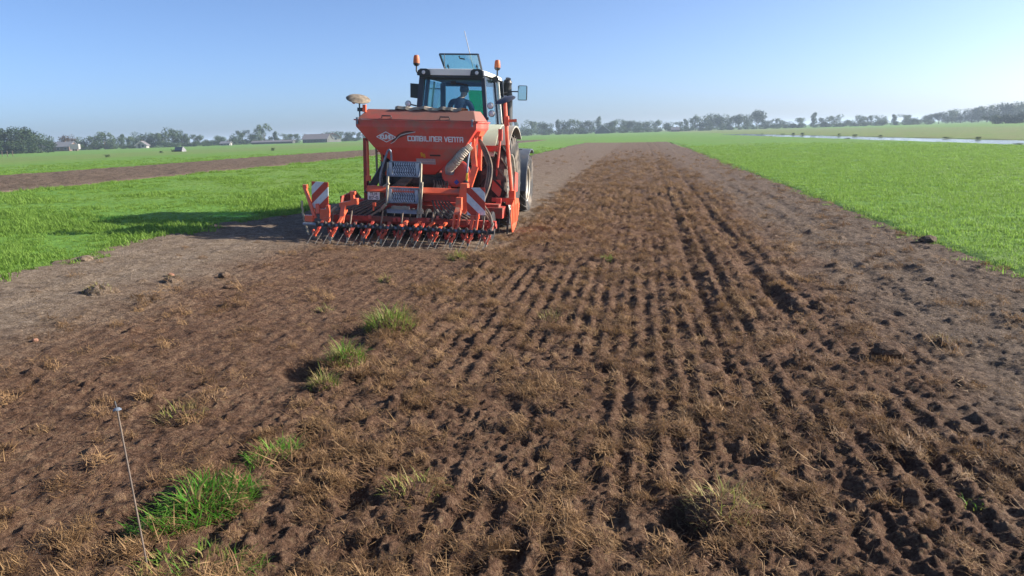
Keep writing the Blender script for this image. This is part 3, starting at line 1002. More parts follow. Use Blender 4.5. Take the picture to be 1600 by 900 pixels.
# loading steps of expanded metal
def grating(x0, x1, z0, z1, y0, y1, name):
    f = MB()
    t = .022
    f.beam((x0, y0, z0), (x1, y0, z0), t); f.beam((x0, y1, z1), (x1, y1, z1), t)
    f.beam((x0, y0, z0), (x0, y1, z1), t); f.beam((x1, y0, z0), (x1, y1, z1), t)
    st = f.build(name, mt['steel'], dr)
    g = MB()
    nxx, nzz = 13, 4
    for j in range(nzz):
        for i in range(nxx):
            u0 = x0 + (x1 - x0) * (.14 + .74 * (i + .15) / nxx); u1 = u0 + (x1 - x0) * .74 / nxx * .62
            if j % 2: u0, u1 = u1, u0
            a0, a1 = (j + .06) / nzz, (j + .94) / nzz
            g.beam((u0, y0 + (y1 - y0) * a0, z0 + (z1 - z0) * a0), (u1, y0 + (y1 - y0) * a1, z0 + (z1 - z0) * a1), .013, .008)
    g.box(((x0 + (x1 - x0) * .07), (y0 + y1) / 2, (z0 + z1) / 2), ((x1 - x0) * .10, .008, (z1 - z0) * .9))
    g.box(((x0 + (x1 - x0) * .93), (y0 + y1) / 2, (z0 + z1) / 2), ((x1 - x0) * .10, .008, (z1 - z0) * .9))
    g.build('expanded_metal', mt['grate'], st)
    q = MB(); q.add([(x0, y0 + .05, z0), (x1, y0 + .05, z0), (x1, y1 + .05, z1), (x0, y1 + .05, z1), (x0, y0 + .06, z0), (x1, y0 + .06, z0), (x1, y1 + .06, z1), (x0, y1 + .06, z1)], [(0, 1, 2, 3), (7, 6, 5, 4), (0, 4, 5, 1), (1, 5, 6, 2), (2, 6, 7, 3), (3, 7, 4, 0)]); q.build('step_backing', mt['cabdark'], st)
    return st
grating(-.355, .165, 1.065, 1.285, .86, .98, 'step')
grating(-.345, .165, .645, .865, .80, .92, 'step')
ty = MB(); ty.box((-.09, .86, .515), (.50, .20, .022)); ty.box((-.09, .765, .50), (.50, .014, .06)); tray = ty.build('lower_step', mt['steel'], dr)
tk = MB()
for i in range(16):
    tk.box((-.26 + i * .019, .80 + .004 * (i % 3), .555), (.011, .05, .05 + .02 * random.random()))
tk.build('tread_teeth', mt['duct'], tray)
for x, xx in ((.185, .165), (-.37, -.345)):
    rl = MB(); rl.beam((x, .95, 1.27), (x + .004, .90, .95), .026, .05, (0, 1, 0)); rl.beam((x + .004, .90, .95), (xx, .80, .38 if x > 0 else .62), .03, .05, (0, 1, 0))
    rl.build('step_stringer', mt['khaki'], dr)
rl = MB(); rl.beam((.225, .88, .98), (.215, .80, .40), .022, .04, (0, 1, 0)); rl.box((.215, .80, .50), (.09, .05, .05)); rl.build('step_stringer', mt['khaki'], dr)
hr = MB(); hr.tube([(-.52, .97, .92), (-.50, .95, 1.08), (-.42, .94, 1.33), (-.37, .94, 1.455), (-.335, .94, 1.47), (-.32, .95, 1.42), (-.315, .95, 1.29)], .017, 8, smooth_pts=3)
hr.build('handrail', mt['steel'], dr, smooth=True)
hr = MB(); hr.box((-.51, .99, .97), (.05, .05, .26)); hr.build('handrail_foot', mt['cabdark'], dr)
rd = MB(); rd.tube([(-.44, .9, .88), (-.33, .86, .94)], .02, 8); rd.build('roller_pin', mt['khaki'], dr)
rd = MB(); rd.tube([(-.47, .78, .48), (-.34, .74, .62)], .012, 6); rd.tube([(-.42, .77, .535), (-.355, .745, .605)], .027, 8); rd.build('gas_strut', mt['khaki'], dr)
rd = MB(); rd.box((-.545, .75, .60), (.05, .05, .06)); rd.box((-.56, .74, .545), (.02, .03, .08)); rd.build('latch_hook', mt['orange'], dr)

# rotary harrow, packer roller, coulter beam
ph = MB(); ph.box((-.04, 1.95, .42), (2.86, .36, .18)); ph.box((-.04, 1.95, .53), (2.7, .22, .06)); ph.prism([(1.7, .34), (2.2, .34), (2.2, .62), (1.7, .62)], 'x', -1.52, -1.50); ph.build('rotary_harrow_trough', mt['maroon'], dr)
gb = MB(); gb.box((0, 1.98, .74), (.42, .42, .30)); gb.tube([(0, 2.18, .78), (0, 2.75, .82)], .05, 10); gb.build('gearbox', mt['dark'], dr)
for i in range(12):
    rt = MB(); x = -1.375 + .25 * i
    for s_ in (-1, 1): rt.beam((x + s_ * .09, 1.95, .34), (x + s_ * .075, 1.93, .03), .05, .018, taper=.5)
    rt.build('rotor_tine', mt['dark'], dr)
pk = MB(); pk.lathe([(0, -1.33), (.19, -1.33), (.19, 1.33), (0, 1.33)], (0, 1.28, .26), (1, 0, 0), 20); packer = pk.build('packer_roller', mt['dark'], dr, smooth=True)
for i in range(20):
    rg = MB(); x = -1.30 + i * .137
    rg.lathe([(.17, -.028), (.245, -.018), (.245, .018), (.17, .028)], (x, 1.28, .26), (1, 0, 0), 18, close=True)
    rg.build('packer_ring', mt['dark'], packer)
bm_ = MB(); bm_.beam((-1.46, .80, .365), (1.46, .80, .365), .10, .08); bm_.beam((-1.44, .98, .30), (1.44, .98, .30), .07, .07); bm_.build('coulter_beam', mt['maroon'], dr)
for i in range(21):
    front = i % 2 == 0
    x = -1.40 + i * .14
    y = .34 if front else .62
    c = MB(); dx = .042
    ua = MB(); ua.beam((x + dx, y + .26, .34), (x + dx * .8, y + .05, .205), .03, .04, (1, 0, 0)); ua.build('coulter_arm', mt['maroon'], dr)
    c.beam((x + dx * 1.3, y + .02, .205), (x + .0, y - .02, .12), .035, .045, (0, 1, 0))
    c.beam((x - dx * .9, y + .02, .195), (x - .005, y - .02, .12), .035, .045, (0, 1, 0))
    c.box((x, y - .02, .128), (.05, .035, .05))
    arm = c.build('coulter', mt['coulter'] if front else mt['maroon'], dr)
    t = MB(); t.beam((x, y - .02, .115), (x - .012, y - .06, -.005), .034, .03, (0, 1, 0), taper=.55); t.build('share', mt['khaki'] if i % 3 else mt['tine'], arm)
    if i % 3 == 1:
        t = MB(); t.tube([(x + .03, y + .10, .52), (x + .02, y + .06, .36), (x + .01, y + .0, .2)], .014, 6); t.build('drop_tube', mt['hose'], dr)
# following harrow
hbz, hby = .305, .22
hb_ = MB(); hb_.tube([(-1.54, hby, hbz), (1.40, hby, hbz)], .024, 10); hbar = hb_.build('harrow_bar', mt['steel'], dr, smooth=True)
for i in range(24):
    xb = -1.38 + i * .1205
    tn = MB()
    jit = random.uniform(-.012, .012)
    tn.tube([(xb + .085, hby - .01, hbz - .02), (xb + .068 + jit, hby - .09, hbz - .10), (xb + jit, -.06, .004)], .0045, 6)
    tn.build('harrow_tine', mt['tine'], dr)
    ck = MB(); ck.box((xb + .085, hby, hbz + .012), (.042, .062, .062)); ck.lathe([(.030, -.022), (.030, .022)], (xb + .125, hby, hbz), (1, 0, 0), 10)
    ck.tube([(xb + .085, hby, hbz + .02), (xb + .085, hby, hbz + .058)], .012, 6)
    ck.build('tine_clamp', mt['dark'], hbar)
for x, top in ((.06, .42), (.28, .42), (.50, .42), (-.95, .56), (.70, .42)):
    lk = MB(); lk.beam((x - .02, hby + .04, hbz + .02), (x + .015, .52, top - .04), .03, .045, (1, 0, 0)); lk.build('harrow_link', mt['orange'], dr)
# left harrow arm and board carrier
la = MB()
la.beam((-1.02, .46, .60), (-.74, .52, .665), .07, .07); la.beam((-.81, .5, .64), (-.82, .5, .80), .055, .055); la.box((-.81, .5, .80), (.085, .06, .05))
la.beam((-.95, .46, .60), (-.97, .38, .33), .07, .06, (0, 1, 0)); la.box((-.76, .52, .665), (.045, .085, .095))
la.build('harrow_arm', mt['orange'], dr)
la = MB(); la.tube([(-1.17, .46, .49), (-1.10, .46, .56), (-1.07, .46, .57)], .018, 8); la.build('adjuster_spindle', mt['khaki'], dr)
la = MB(); la.box((-1.22, .46, .46), (.045, .07, .26)); la.box((-1.30, .48, .44), (.12, .05, .16)); la.box((-1.23, .42, .36), (.075, .08, .07)); la.build('board_carrier', mt['orange'], dr)
la = MB(); la.beam((-1.63, .52, .86), (-1.44, .46, .37), .045, .05, (0, 1, 0)); la.box((-1.62, .52, .87), (.07, .05, .06)); la.box((-1.53, .44, .37), (.13, .08, .10)); la.beam((-1.41, .5, .60), (-1.39, .46, .45), .06, .05); la.build('end_arm', mt['orange'], dr)
ch = MB()
for i in range(11):
    t = i / 10
    ch.box((-1.66 + .09 * t * t, .46, .62 - .50 * t), (.026, .020, .052), (0, R(18 if i % 2 else -18), 0))
ch.build('safety_chain', mt['khaki'], dr)
# right harrow arm and carrier
ra = MB()
ra.box((.90, .62, .68), (.09, .10, .20)); ra.beam((.91, .55, .60), (.905, .45, .50), .09, .09, (0, 1, 0))
for dx in (-.035, .045): ra.beam((.905 + dx, .45, .52), (.90 + dx, .34, .30), .028, .07, (0, 1, 0))
ra.build('harrow_arm', mt['orange'], dr)
ra = MB(); ra.beam((1.16, .46, .50), (1.14, .40, .31), .035, .06, (0, 1, 0)); ra.beam((1.24, .46, .56), (1.22, .40, .31), .035, .06, (0, 1, 0)); ra.box((1.19, .47, .50), (.14, .05, .05)); ra.build('board_carrier', mt['orange'], dr)
# red bolt brackets along the beam
for x in (-.20, -.12, .02, .36, .52, 1.30, 1.38, 1.02, -.62):
    k = MB(); zb = .40 + random.uniform(-.04, .03); k.box((x, .735, zb), (.045, .03, .06)); k.tube([(x, .715, zb), (x, .70, zb)], .016, 6); k.build('bolt_bracket', mt['red'], dr)

# warning boards
def board(x, y, z, mat, rz, ry, label):
    b = MB(); b.box((0, 0, 0), (.285, .012, .425))
    o = b.build('warning_board', mat, dr, off=(0, 0, 0))
    o.location = Vector((x, y, z)) - Vector(dr['_o']); o.rotation_euler = (0, R(ry), R(rz))
    o['label'] = label
board(-1.365, .50, .742, mt['stripe_l'], -3, 1.0, 'warning board with red stripes rising to the right')
board(1.195, .50, .738, mt['stripe_r'], 4, -1.5, 'warning board with red stripes falling to the right')

# row markers folded up on both sides
mk = MB(); mk.tube([(1.29, 2.36, 2.30), (1.36, 2.36, 1.5), (1.45, 2.36, .70)], .034, 8); mk.beam((1.32, 2.36, 2.06), (1.335, 2.36, 1.9), .085); mk.beam((1.34, 2.36, 1.98), (1.50, 2.40, 1.995), .06, .05)
mk.box((1.455, 2.36, .70), (.11, .11, .14)); mk.box((1.44, 2.34, .58), (.16, .14, .12)); rm_ = mk.build('row_marker_arm', mt['orange'], dr)
dk = MB(); dk.lathe([(0, .03), (.08, .022), (.16, .004), (.19, -.02), (.186, -.026), (.15, -.006), (.08, .01), (0, .018)], (1.285, 2.40, 2.355), (-.27, -.30, .92), 28)
dk.build('marker_disc', mt['greydisc'], rm_, smooth=True)
mk = MB(); mk.tube([(1.215, 2.4, 1.72), (1.16, 2.38, .95)], .022, 8); mk.box((1.215, 2.4, 1.74), (.07, .06, .20)); mk.prism([(1.10, .95), (1.24, .95), (1.27, .80), (1.24, .66), (1.16, .64), (1.08, .78)], 'y', 2.34, 2.42); mk.build('marker_strut', mt['red'], dr)
mk = MB(); mk.beam((1.1, 2.3, .60), (1.46, 2.34, .60), .07, .07); mk.box((1.24, 2.24, .58), (.09, .10, .12)); mk.build('side_frame', mt['red'], dr)
dk = MB(); dk.lathe([(0, .04), (.09, .03), (.17, .006), (.205, -.02), (.20, -.03), (.16, -.008), (.09, .012), (0, .02)], (-1.035, 1.42, 2.30), (.20, -.30, .93), 28)
lm = MB(); lm.tube([(-1.015, 1.42, 1.94), (-1.02, 1.42, 2.29)], .013, 8); lm.box((-1.01, 1.42, 2.11), (.075, .06, .06)); larm = lm.build('row_marker_arm', mt['cabdark'], dr)
dk.build('marker_disc', mt['muddisc'], larm, smooth=True)
lm = MB(); lm.box((-.93, 1.42, 2.13), (.055, .05, .12)); lm.tube([(-1.09, 1.38, 2.25), (-1.09, 1.34, 2.22)], .03, 8); lm.build('marker_bracket', mt['orange'], larm)

# side shields
sh = MB(); sh.prism([(2.0, .52), (1.93, .36), (2.12, .06), (2.22, .035), (2.55, .12), (2.85, .34), (2.90, .48), (2.75, .60), (2.35, .64)], 'x', 1.50, 1.512)
for k in range(4): sh.beam((1.516, 2.12 + .17 * k, .20), (1.516, 2.12 + .17 * k, .52), .012, .05)
shield = sh.build('side_shield', mt['orange'], dr)
sh = MB(); sh.prism([(2.45, .72), (2.85, .72), (2.85, 1.05), (2.50, 1.10)], 'x', 1.47, 1.48); sh.build('shield_plate', mt['maroon'], dr)
sh = MB(); sh.prism([(1.95, .62), (1.93, .30), (2.2, .05), (2.6, .12), (2.8, .5), (2.5, .66)], 'x', -1.552, -1.54); sh.build('side_shield', mt['orange'], dr)
# three-point headstock reaching the tractor
hd = MB(); hd.beam((-.42, 2.2, .5), (-.1, 2.3, 1.25), .09); hd.beam((.42, 2.2, .5), (.1, 2.3, 1.25), .09); hd.box((0, 2.3, 1.25), (.3, .12, .12)); hd.box((0, 2.2, .52), (1.0, .12, .12)); hd.beam((-.35, 2.15, 1.3), (-.6, 1.9, 1.75), .08); hd.beam((.35, 2.15, 1.3), (.6, 1.9, 1.75), .08)
hd.build('headstock', mt['red'], dr)

# ------------------------------------------------------------------ the tractor
tr = frame_root('tractor', (0, 4.2, 0))
tag(tr, 'pale green tractor with white roof and open roof hatch pulling the seed drill', 'tractor')
CX = .16
def wheel(name, cx, cy, rad, wid, rim_r, side, nl, skip=()):
    w = empty(name); w.parent = tr; w.location = Vector((cx, cy, rad - .03)) - Vector(tr['_o'])
    w['_o'] = [cx, cy, rad - .03]
    c = (cx, cy, rad - .03)
    t = MB(); h = wid / 2
    t.lathe([(rim_r, -h * .72), (rim_r + .04, -h * .86), (rad * .80, -h), (rad * .92, -h * .97), (rad * .955, -h * .80), (rad * .962, 0), (rad * .955, h * .80), (rad * .92, h * .97), (rad * .80, h), (rim_r + .04, h * .86), (rim_r, h * .72)], c, (1, 0, 0), 48)
    for i in range(nl):
        for s_ in (-1, 1):
            a = 2 * math.pi * (i + (.5 if s_ > 0 else 0)) / nl
            da = 2 * math.pi / nl * 1.15
            P = []
            for (xx, aa, r_) in ((.02, 0, rad), (.55, .45, rad * .998), (.98, .95, rad * .965), (1.01, 1.05, rad * .88)):
                for e in (-1, 1):
                    an = a + da * aa + e * (.028 if rad > .7 else .038)
                    P.append((c[0] + s_ * h * xx, c[1] + math.cos(an) * r_, c[2] + math.sin(an) * r_))
                    P.append((c[0] + s_ * h * xx * .98, c[1] + math.cos(an) * r_ * .94, c[2] + math.sin(an) * r_ * .94))
            fs = []
            for k in range(3):
                o = k * 4
                fs += [(o, o + 4, o + 6, o + 2), (o, o + 1, o + 5, o + 4), (o + 2, o + 6, o + 7, o + 3)]
            fs += [(0, 2, 3, 1), (12, 13, 15, 14)]
            t.add(P, fs)
    t.build('tyre', mt['rubber'], w, smooth=False)
    r_ = MB(); s_ = side
    r_.lathe([(rim_r + .005, -h * .74), (rim_r + .022, -h * .80), (rim_r + .022, -h * .72), (rim_r * .93, -h * .5), (rim_r * .93, h * .5), (rim_r + .022, h * .72), (rim_r + .022, h * .80), (rim_r + .005, h * .74)], c, (1, 0, 0), 40)
    r_.lathe([(rim_r * .93, s_ * h * .30), (rim_r * .70, s_ * h * .12), (rim_r * .40, s_ * h * .10), (rim_r * .38, s_ * h * .30), (rim_r * .22, s_ * h * .40), (.0, s_ * h * .40)], c, (1, 0, 0), 40)
    r_.build('rim', mt['rim'], w, smooth=True)
    bt = MB()
    for k in range(8):
        an = 2 * math.pi * k / 8
        p = Vector(c) + Vector((s_ * h * .42, math.cos(an) * rim_r * .30, math.sin(an) * rim_r * .30))
        bt.tube([p - Vector((s_ * .06, 0, 0)), p + Vector((s_ * .02, 0, 0))], .018, 6)
    bt.build('wheel_nuts', mt['steel'], w)
for s_ in (-1, 1):
    wheel('rear_wheel', CX + s_ * .93, 3.2, .89, .52, .50, s_, 22)
    wheel('front_wheel', CX + s_ * .89, 5.88, .665, .44, .37, s_, 18)
# fenders: an arc over each rear tyre, outer rim of grey rubber
def arc_shell(cy, cz, rad, a0, a1, x0, x1, th, n=14):
    m_ = MB(); vs, fs = [], []
    for i in range(n + 1):
        a = R(a0 + (a1 - a0) * i / n)
        for x in (x0, x1):
            for r_ in (rad, rad - th):
                vs.append((x, cy + math.cos(a) * r_, cz + math.sin(a) * r_))
    for i in range(n):
        o = i * 4
        fs += [(o, o + 4, o + 6, o + 2), (o + 1, o + 3, o + 7, o + 5), (o, o + 1, o + 5, o + 4), (o + 2, o + 6, o + 7, o + 3)]
    fs += [(0, 2, 3, 1), (n * 4, n * 4 + 1, n * 4 + 3, n * 4 + 2)]
    return m_.add(vs, fs)
for s_ in (-1, 1):
    xa, xb, xc = CX + s_ * .56, CX + s_ * .97, CX + s_ * 1.21
    f = arc_shell(3.2, .88, 1.04, 152, 38, min(xa, xb), max(xa, xb), .03)
    f.add([(xa, 3.2 + math.cos(R(a)) * r_, .88 + math.sin(R(a)) * r_) for a in (152, 125, 108, 90, 72, 55, 38) for r_ in (1.03, .62)],
          [(2 * i, 2 * i + 2, 2 * i + 3, 2 * i + 1) for i in range(6)])
    fe = f.build('rear_fender', mt['fender'], tr, smooth=True)
    arc_shell(3.2, .88, 1.025, 138, 50, min(xb, xc), max(xb, xc), .03).build('fender_extension', mt['fendergrey'], fe, smooth=True)
    g = arc_shell(5.88, .64, .775, 188, 62, CX + s_ * .89 - .25, CX + s_ * .89 + .25, .025, 16)
    gd = g.build('front_mudguard', mt['plastic'], tr, smooth=True)
    st_ = MB(); st_.beam((CX + s_ * .62, 5.88, .7), (CX + s_ * .64, 5.75, 1.40), .05); st_.beam((CX + s_ * .64, 5.75, 1.40), (CX + s_ * .95, 5.72, 1.395), .05, .02); st_.build('mudguard_bracket', mt['dark'], gd)
tl = MB(); tl.box((CX + .92, 2.32, 1.50), (.22, .05, .10)); tl.build('tail_lamp', mt['red'], tr)
tl = MB(); tl.box((CX - .92, 2.32, 1.50), (.22, .05, .10)); tl.build('tail_lamp', mt['red'], tr)
# body
b = MB(); b.box((CX, 4.4, .85), (.46, 3.6, .5)); b.box((CX, 3.2, .89), (1.5, .34, .34)); b.box((CX, 5.88, .62), (1.6, .2, .18)); b.box((CX, 2.85, .95), (.5, .5, .5)); b.build('chassis', mt['dark'], tr)
hd = MB()
sec = [(-.40, 1.05), (-.42, 1.45), (-.36, 1.72), (-.2, 1.80), (.2, 1.80), (.36, 1.72), (.42, 1.45), (.40, 1.05)]
vs = [(CX + x, 4.85, z + .06) for x, z in sec] + [(CX + x * .92, 6.5, z - .08) for x, z in sec] + [(CX + x * .8, 6.75, 1.05 + (z - 1.05) * .8) for x, z in sec]
fs = [(r_ * 8 + k, r_ * 8 + (k + 1) % 8, r_ * 8 + 8 + (k + 1) % 8, r_ * 8 + 8 + k) for r_ in range(2) for k in range(8)] + [tuple(range(8)), tuple(range(23, 15, -1))]
hd.add(vs, fs); hd.build('hood', mt['fender'], tr, smooth=True)
ll = MB()
for s_ in (-1, 1): ll.beam((CX + s_ * .35, 2.9, .62), (CX + s_ * .42, 2.25, .55), .07, .09)
ll.build('lower_links', mt['dark'], tr)
# cab frame
def pil(a, b, w, h, nm='pillar', mat='cabdark'):
    p = MB(); p.beam(a, b, w, h, (0, 1, 0)); p.build(nm, mt[mat], cabf)
cbm = MB()
cbm.box((CX, 3.95, 1.36), (1.42, 1.75, .10)); cbm.box((CX, 3.10, 1.62), (1.36, .06, .50)); cbm.box((CX - .71, 3.9, 1.50), (.05, 1.5, .25)); cbm.box((CX + .71, 3.9, 1.50), (.05, 1.5, .25)); cbm.box((CX, 4.98, 1.55), (1.3, .06, .50))
cabf = cbm.build('cab_frame', mt['cabdark'], tr)
for s_ in (-1, 1):
    pil((CX + s_ * .70, 3.08, 1.40), (CX + s_ * .575, 3.14, 2.80), .10 if s_ < 0 else .07, .09)
    pil((CX + s_ * .80, 3.80, 1.40), (CX + s_ * .65, 3.80, 2.80), .06, .07)
    pil((CX + s_ * .72, 5.0, 1.40), (CX + s_ * .61, 4.82, 2.80), .07, .08)
wb_ = MB(); wb_.beam((CX - .71, 3.06, 2.02), (CX + .71, 3.06, 2.02), .06, .05); wb_.beam((CX - .58, 3.12, 2.76), (CX + .58, 3.12, 2.76), .07, .10); wb_.build('rear_window_frame', mt['cabdark'], cabf)
def pane(name, pts, parent=None, mat='glass'):
    p = MB(); n_ = (Vector(pts[1]) - Vector(pts[0])).cross(Vector(pts[3]) - Vector(pts[0])).normalized() * .006
    p.add([Vector(q) + n_ for q in pts] + [Vector(q) - n_ for q in pts], [(0, 1, 2, 3), (7, 6, 5, 4), (0, 4, 5, 1), (1, 5, 6, 2), (2, 6, 7, 3), (3, 7, 4, 0)])
    return p.build(name, mt[mat], parent or tr)
pane('rear_window', [(CX - .655, 3.07, 2.05), (CX + .665, 3.07, 2.05), (CX + .545, 3.125, 2.72), (CX - .53, 3.125, 2.72)])
pane('windscreen', [(CX - .66, 5.0, 1.75), (CX + .66, 5.0, 1.75), (CX + .58, 4.84, 2.74), (CX - .58, 4.84, 2.74)])
for s_ in (-1, 1):
    pane('quarter_window', [(CX + s_ * .69, 3.14, 1.75), (CX + s_ * .77, 3.76, 1.75), (CX + s_ * .66, 3.76, 2.74), (CX + s_ * .59, 3.19, 2.74)])
    d = pane('door', [(CX + s_ * .805, 3.85, 1.42), (CX + s_ * .74, 4.95, 1.42), (CX + s_ * .62, 4.78, 2.74), (CX + s_ * .66, 3.85, 2.74)])
    k = MB(); k.tube([(CX + s_ * .80, 3.90, 1.95), (CX + s_ * .85, 3.92, 1.90), (CX + s_ * .83, 3.94, 1.75)], .014, 6); k.build('door_handle', mt['black'], d)
    e = MB(); e.beam((CX + s_ * .79, 4.25, 1.45), (CX + s_ * .655, 4.25, 2.74), .03, .04, (0, 1, 0)); e.build('door_bar', mt['white'], d)
# wiper motor and rear window trim
k = MB(); k.box((CX + .02, 3.10, 2.66), (.10, .04, .06)); k.tube([(CX + .02, 3.07, 2.66), (CX + .30, 3.07, 2.62)], .010, 6); k.build('rear_wiper', mt['black'], tr)
# roof
rf = MB()
sec = [(-.64, 2.795), (-.63, 2.85), (-.52, 2.905), (.52, 2.905), (.63, 2.85), (.64, 2.795)]
ys = [(2.96, .90, -.012), (3.08, .985, 0), (3.8, 1.03, .0), (4.75, 1.0, .0), (5.02, .92, -.03)]
vs = [(CX + x * k, y, z + dz) for y, k, dz in ys for x, z in sec]
fs = [(r_ * 6 + i, r_ * 6 + (i + 1) % 6, r_ * 6 + 6 + (i + 1) % 6, r_ * 6 + 6 + i) for r_ in range(4) for i in range(6)] + [tuple(range(5, -1, -1)), tuple(range(24, 30))]
rf.add(vs, fs); roof = rf.build('roof', mt['white'], tr, smooth=True)
ru = MB(); ru.box((CX, 3.88, 2.77), (1.20, 1.76, .05)); ru.build('roof_lining', mt['cabdark'], roof)
for s_ in (-1, 1):
    lp = MB(); lp.prism([(CX + s_ * .50 - .125, 2.775), (CX + s_ * .50 + .125, 2.775), (CX + s_ * .50 + .11, 2.865), (CX + s_ * .50 + .05, 2.895), (CX + s_ * .50 - .06, 2.895), (CX + s_ * .50 - .11, 2.86)], 'y', 2.925, 3.10)
    wl = lp.build('work_light', mt['black'], roof)
    ln = MB(); ln.lathe([(0, -.012), (.030, -.008), (.036, .01)], (CX + s_ * .50, 2.92, 2.828), (0, 1, 0), 16); ln.build('lens', mt['lamp'], wl, smooth=True)
    bx = CX + s_ * (.69 if s_ < 0 else .66); by = 3.15 if s_ < 0 else 4.05
    sk = MB(); sk.tube([(CX + s_ * .60, by, 2.82), (bx - s_ * .01, by, 2.82), (bx + s_ * .01, by, 2.87), (bx + s_ * .01, by, 2.97)], .016, 8); sk.lathe([(0, 0), (.035, 0), (.06, .03), (.062, .05)], (bx + s_ * .01, by, 2.955), (0, 0, 1), 16)
    be = sk.build('beacon', mt['black'], roof, smooth=True)
    dm = MB(); dm.lathe([(.060, .0), (.060, .05), (.052, .12), (.04, .148), (0, .155)], (bx + s_ * .01, by, 3.0), (0, 0, 1), 20); dm.build('lens', mt['beacon'], be, smooth=True)
sp = MB(); sp.lathe([(0, -.05), (.055, -.05), (.06, 0), (.055, .05), (0, .05)], (CX + .70, 3.7, 2.765), (.3, -1, 0), 14); sp.build('side_work_light', mt['black'], roof, smooth=True)
# open hatch, hinged at the front
A_, B_ = [(-.37, 4.35, 2.925), (.37, 4.35, 2.925)], [(-.38, 3.86, 3.235), (.38, 3.86, 3.235)]
h4 = [(CX - .06 + x, y, z) for x, y, z in (A_[0], A_[1], B_[1], B_[0])]
hf = MB()
for i in range(4): hf.beam(h4[i], h4[(i + 1) % 4], .035, .03)
hatch = hf.build('roof_hatch', mt['cabdark'], tr)
pane('hatch_glass', h4, hatch, 'hatchglass')
hk = MB(); hk.tube([(CX - .06, 3.89, 3.195), (CX - .055, 3.93, 3.165), (CX + .04, 3.95, 3.15)], .014, 6); hk.build('hatch_handle', mt['black'], hatch)
for dx in (-.26, .27):
    hk = MB(); hk.tube([(CX - .06 + dx * 1.1, 4.30, 2.90), (CX - .06 + dx * 1.1, 4.12, 3.055)], .012, 6); hk.box((CX - .06 + dx * 1.1, 4.15, 3.03), (.03, .05, .03)); hk.build('gas_strut', mt['black'], hatch)
for (x, y, h_, lx) in ((CX - .28, 3.6, .33, 0), (CX + .12, 4.5, .85, -.22)):
    a = MB(); a.tube([(x, y, 2.89), (x + lx * .1, y, 2.99), (x + lx, y, 2.89 + h_)], [.012, .008, .006], 6); a.build('antenna', mt['black'], roof)
# mirrors, exhaust, lamps
mr = MB(); mr.tube([(CX + .64, 4.84, 2.55), (CX + .80, 4.95, 2.60), (CX + 1.07, 5.0, 2.60)], .014, 6); ma = mr.build('mirror', mt['black'], tr)
mh = MB(); mh.prism([(1.10, 2.44), (1.115, 2.425), (1.275, 2.425), (1.29, 2.44), (1.29, 2.71), (1.275, 2.725), (1.115, 2.725), (1.10, 2.71)], 'y', 4.97, 5.04); mh.build('mirror_housing', mt['black'], ma)
mm, n, bs, out = new_mat('mirror_glass'); bs.inputs['Base Color'].default_value = (.55, .68, .66, 1); bs.inputs['Metallic'].default_value = 1.; bs.inputs['Roughness'].default_value = .08
bump(n, bs, noise(n, objco(n), 5, 2), .05, .01); mt['mirror'] = mm
mh = MB(); mh.prism([(1.112, 2.437), (1.278, 2.437), (1.278, 2.713), (1.112, 2.713)], 'y', 4.962, 4.968); mh.build('mirror_glass', mt['mirror'], ma)
mr = MB(); mr.tube([(CX - .56, 4.74, 2.62), (CX - .80, 4.7, 2.62)], .014, 6); ma = mr.build('mirror', mt['black'], tr)
mh = MB(); mh.prism([(-1.0, 2.42), (-.82, 2.40), (-.81, 2.69), (-1.0, 2.70)], 'y', 4.25, 4.33); mh.tube([(-.86, 4.3, 2.6), (-.64, 4.7, 2.62)], .014, 6); mh.build('mirror_housing', mt['black'], ma)
ex = MB(); ex.tube([(.90, 5.02, 1.5), (.88, 5.02, 2.4), (.865, 5.0, 2.62), (.88, 4.97, 2.76), (.90, 4.93, 2.86)], [.105, .105, .10, .09, .055], 16, smooth_pts=3); ex.build('exhaust_stack', mt['black'], tr, smooth=True)
ex = MB(); ex.tube([(.87, 4.94, 2.50), (.76, 4.82, 2.47)], .03, 8); ex.build('exhaust_bracket', mt['steel'], tr)
for x, y, z in ((.915, 2.97, 2.25), (.945, 2.95, 2.11)):
    l = MB(); l.lathe([(0, .06), (.05, .05), (.062, 0), (.055, -.012), (0, -.02)], (x, y, z), (0, 1, 0), 16); fl = l.build('fender_lamp', mt['dark'], tr, smooth=True)
    l = MB(); l.lathe([(.05, -.016), (.03, -.026), (0, -.03)], (x, y, z), (0, 1, 0), 16); l.build('lens', mt['lamp'], fl, smooth=True)
l = MB(); l.lathe([(0, .05), (.05, .04), (.06, 0), (.052, -.012), (0, -.02)], (-.645, 2.95, 2.26), (0, 1, 0), 16); l.tube([(-.62, 2.97, 2.25), (-.52, 3.06, 2.23)], .014, 6); fl = l.build('fender_lamp', mt['dark'], tr, smooth=True)
l = MB(); l.lathe([(.048, -.016), (.03, -.026), (0, -.03)], (-.645, 2.95, 2.26), (0, 1, 0), 16); l.build('lens', mt['lamp'], fl, smooth=True)
gr = MB(); gr.tube([(CX + .78, 4.6, 1.78), (CX + .98, 4.7, 1.86)], .018, 6); gr.tube([(CX + .80, 4.6, 1.9), (CX + .82, 4.6, 1.83)], .04, 8); gr.build('door_step_grip', mt['black'], tr)
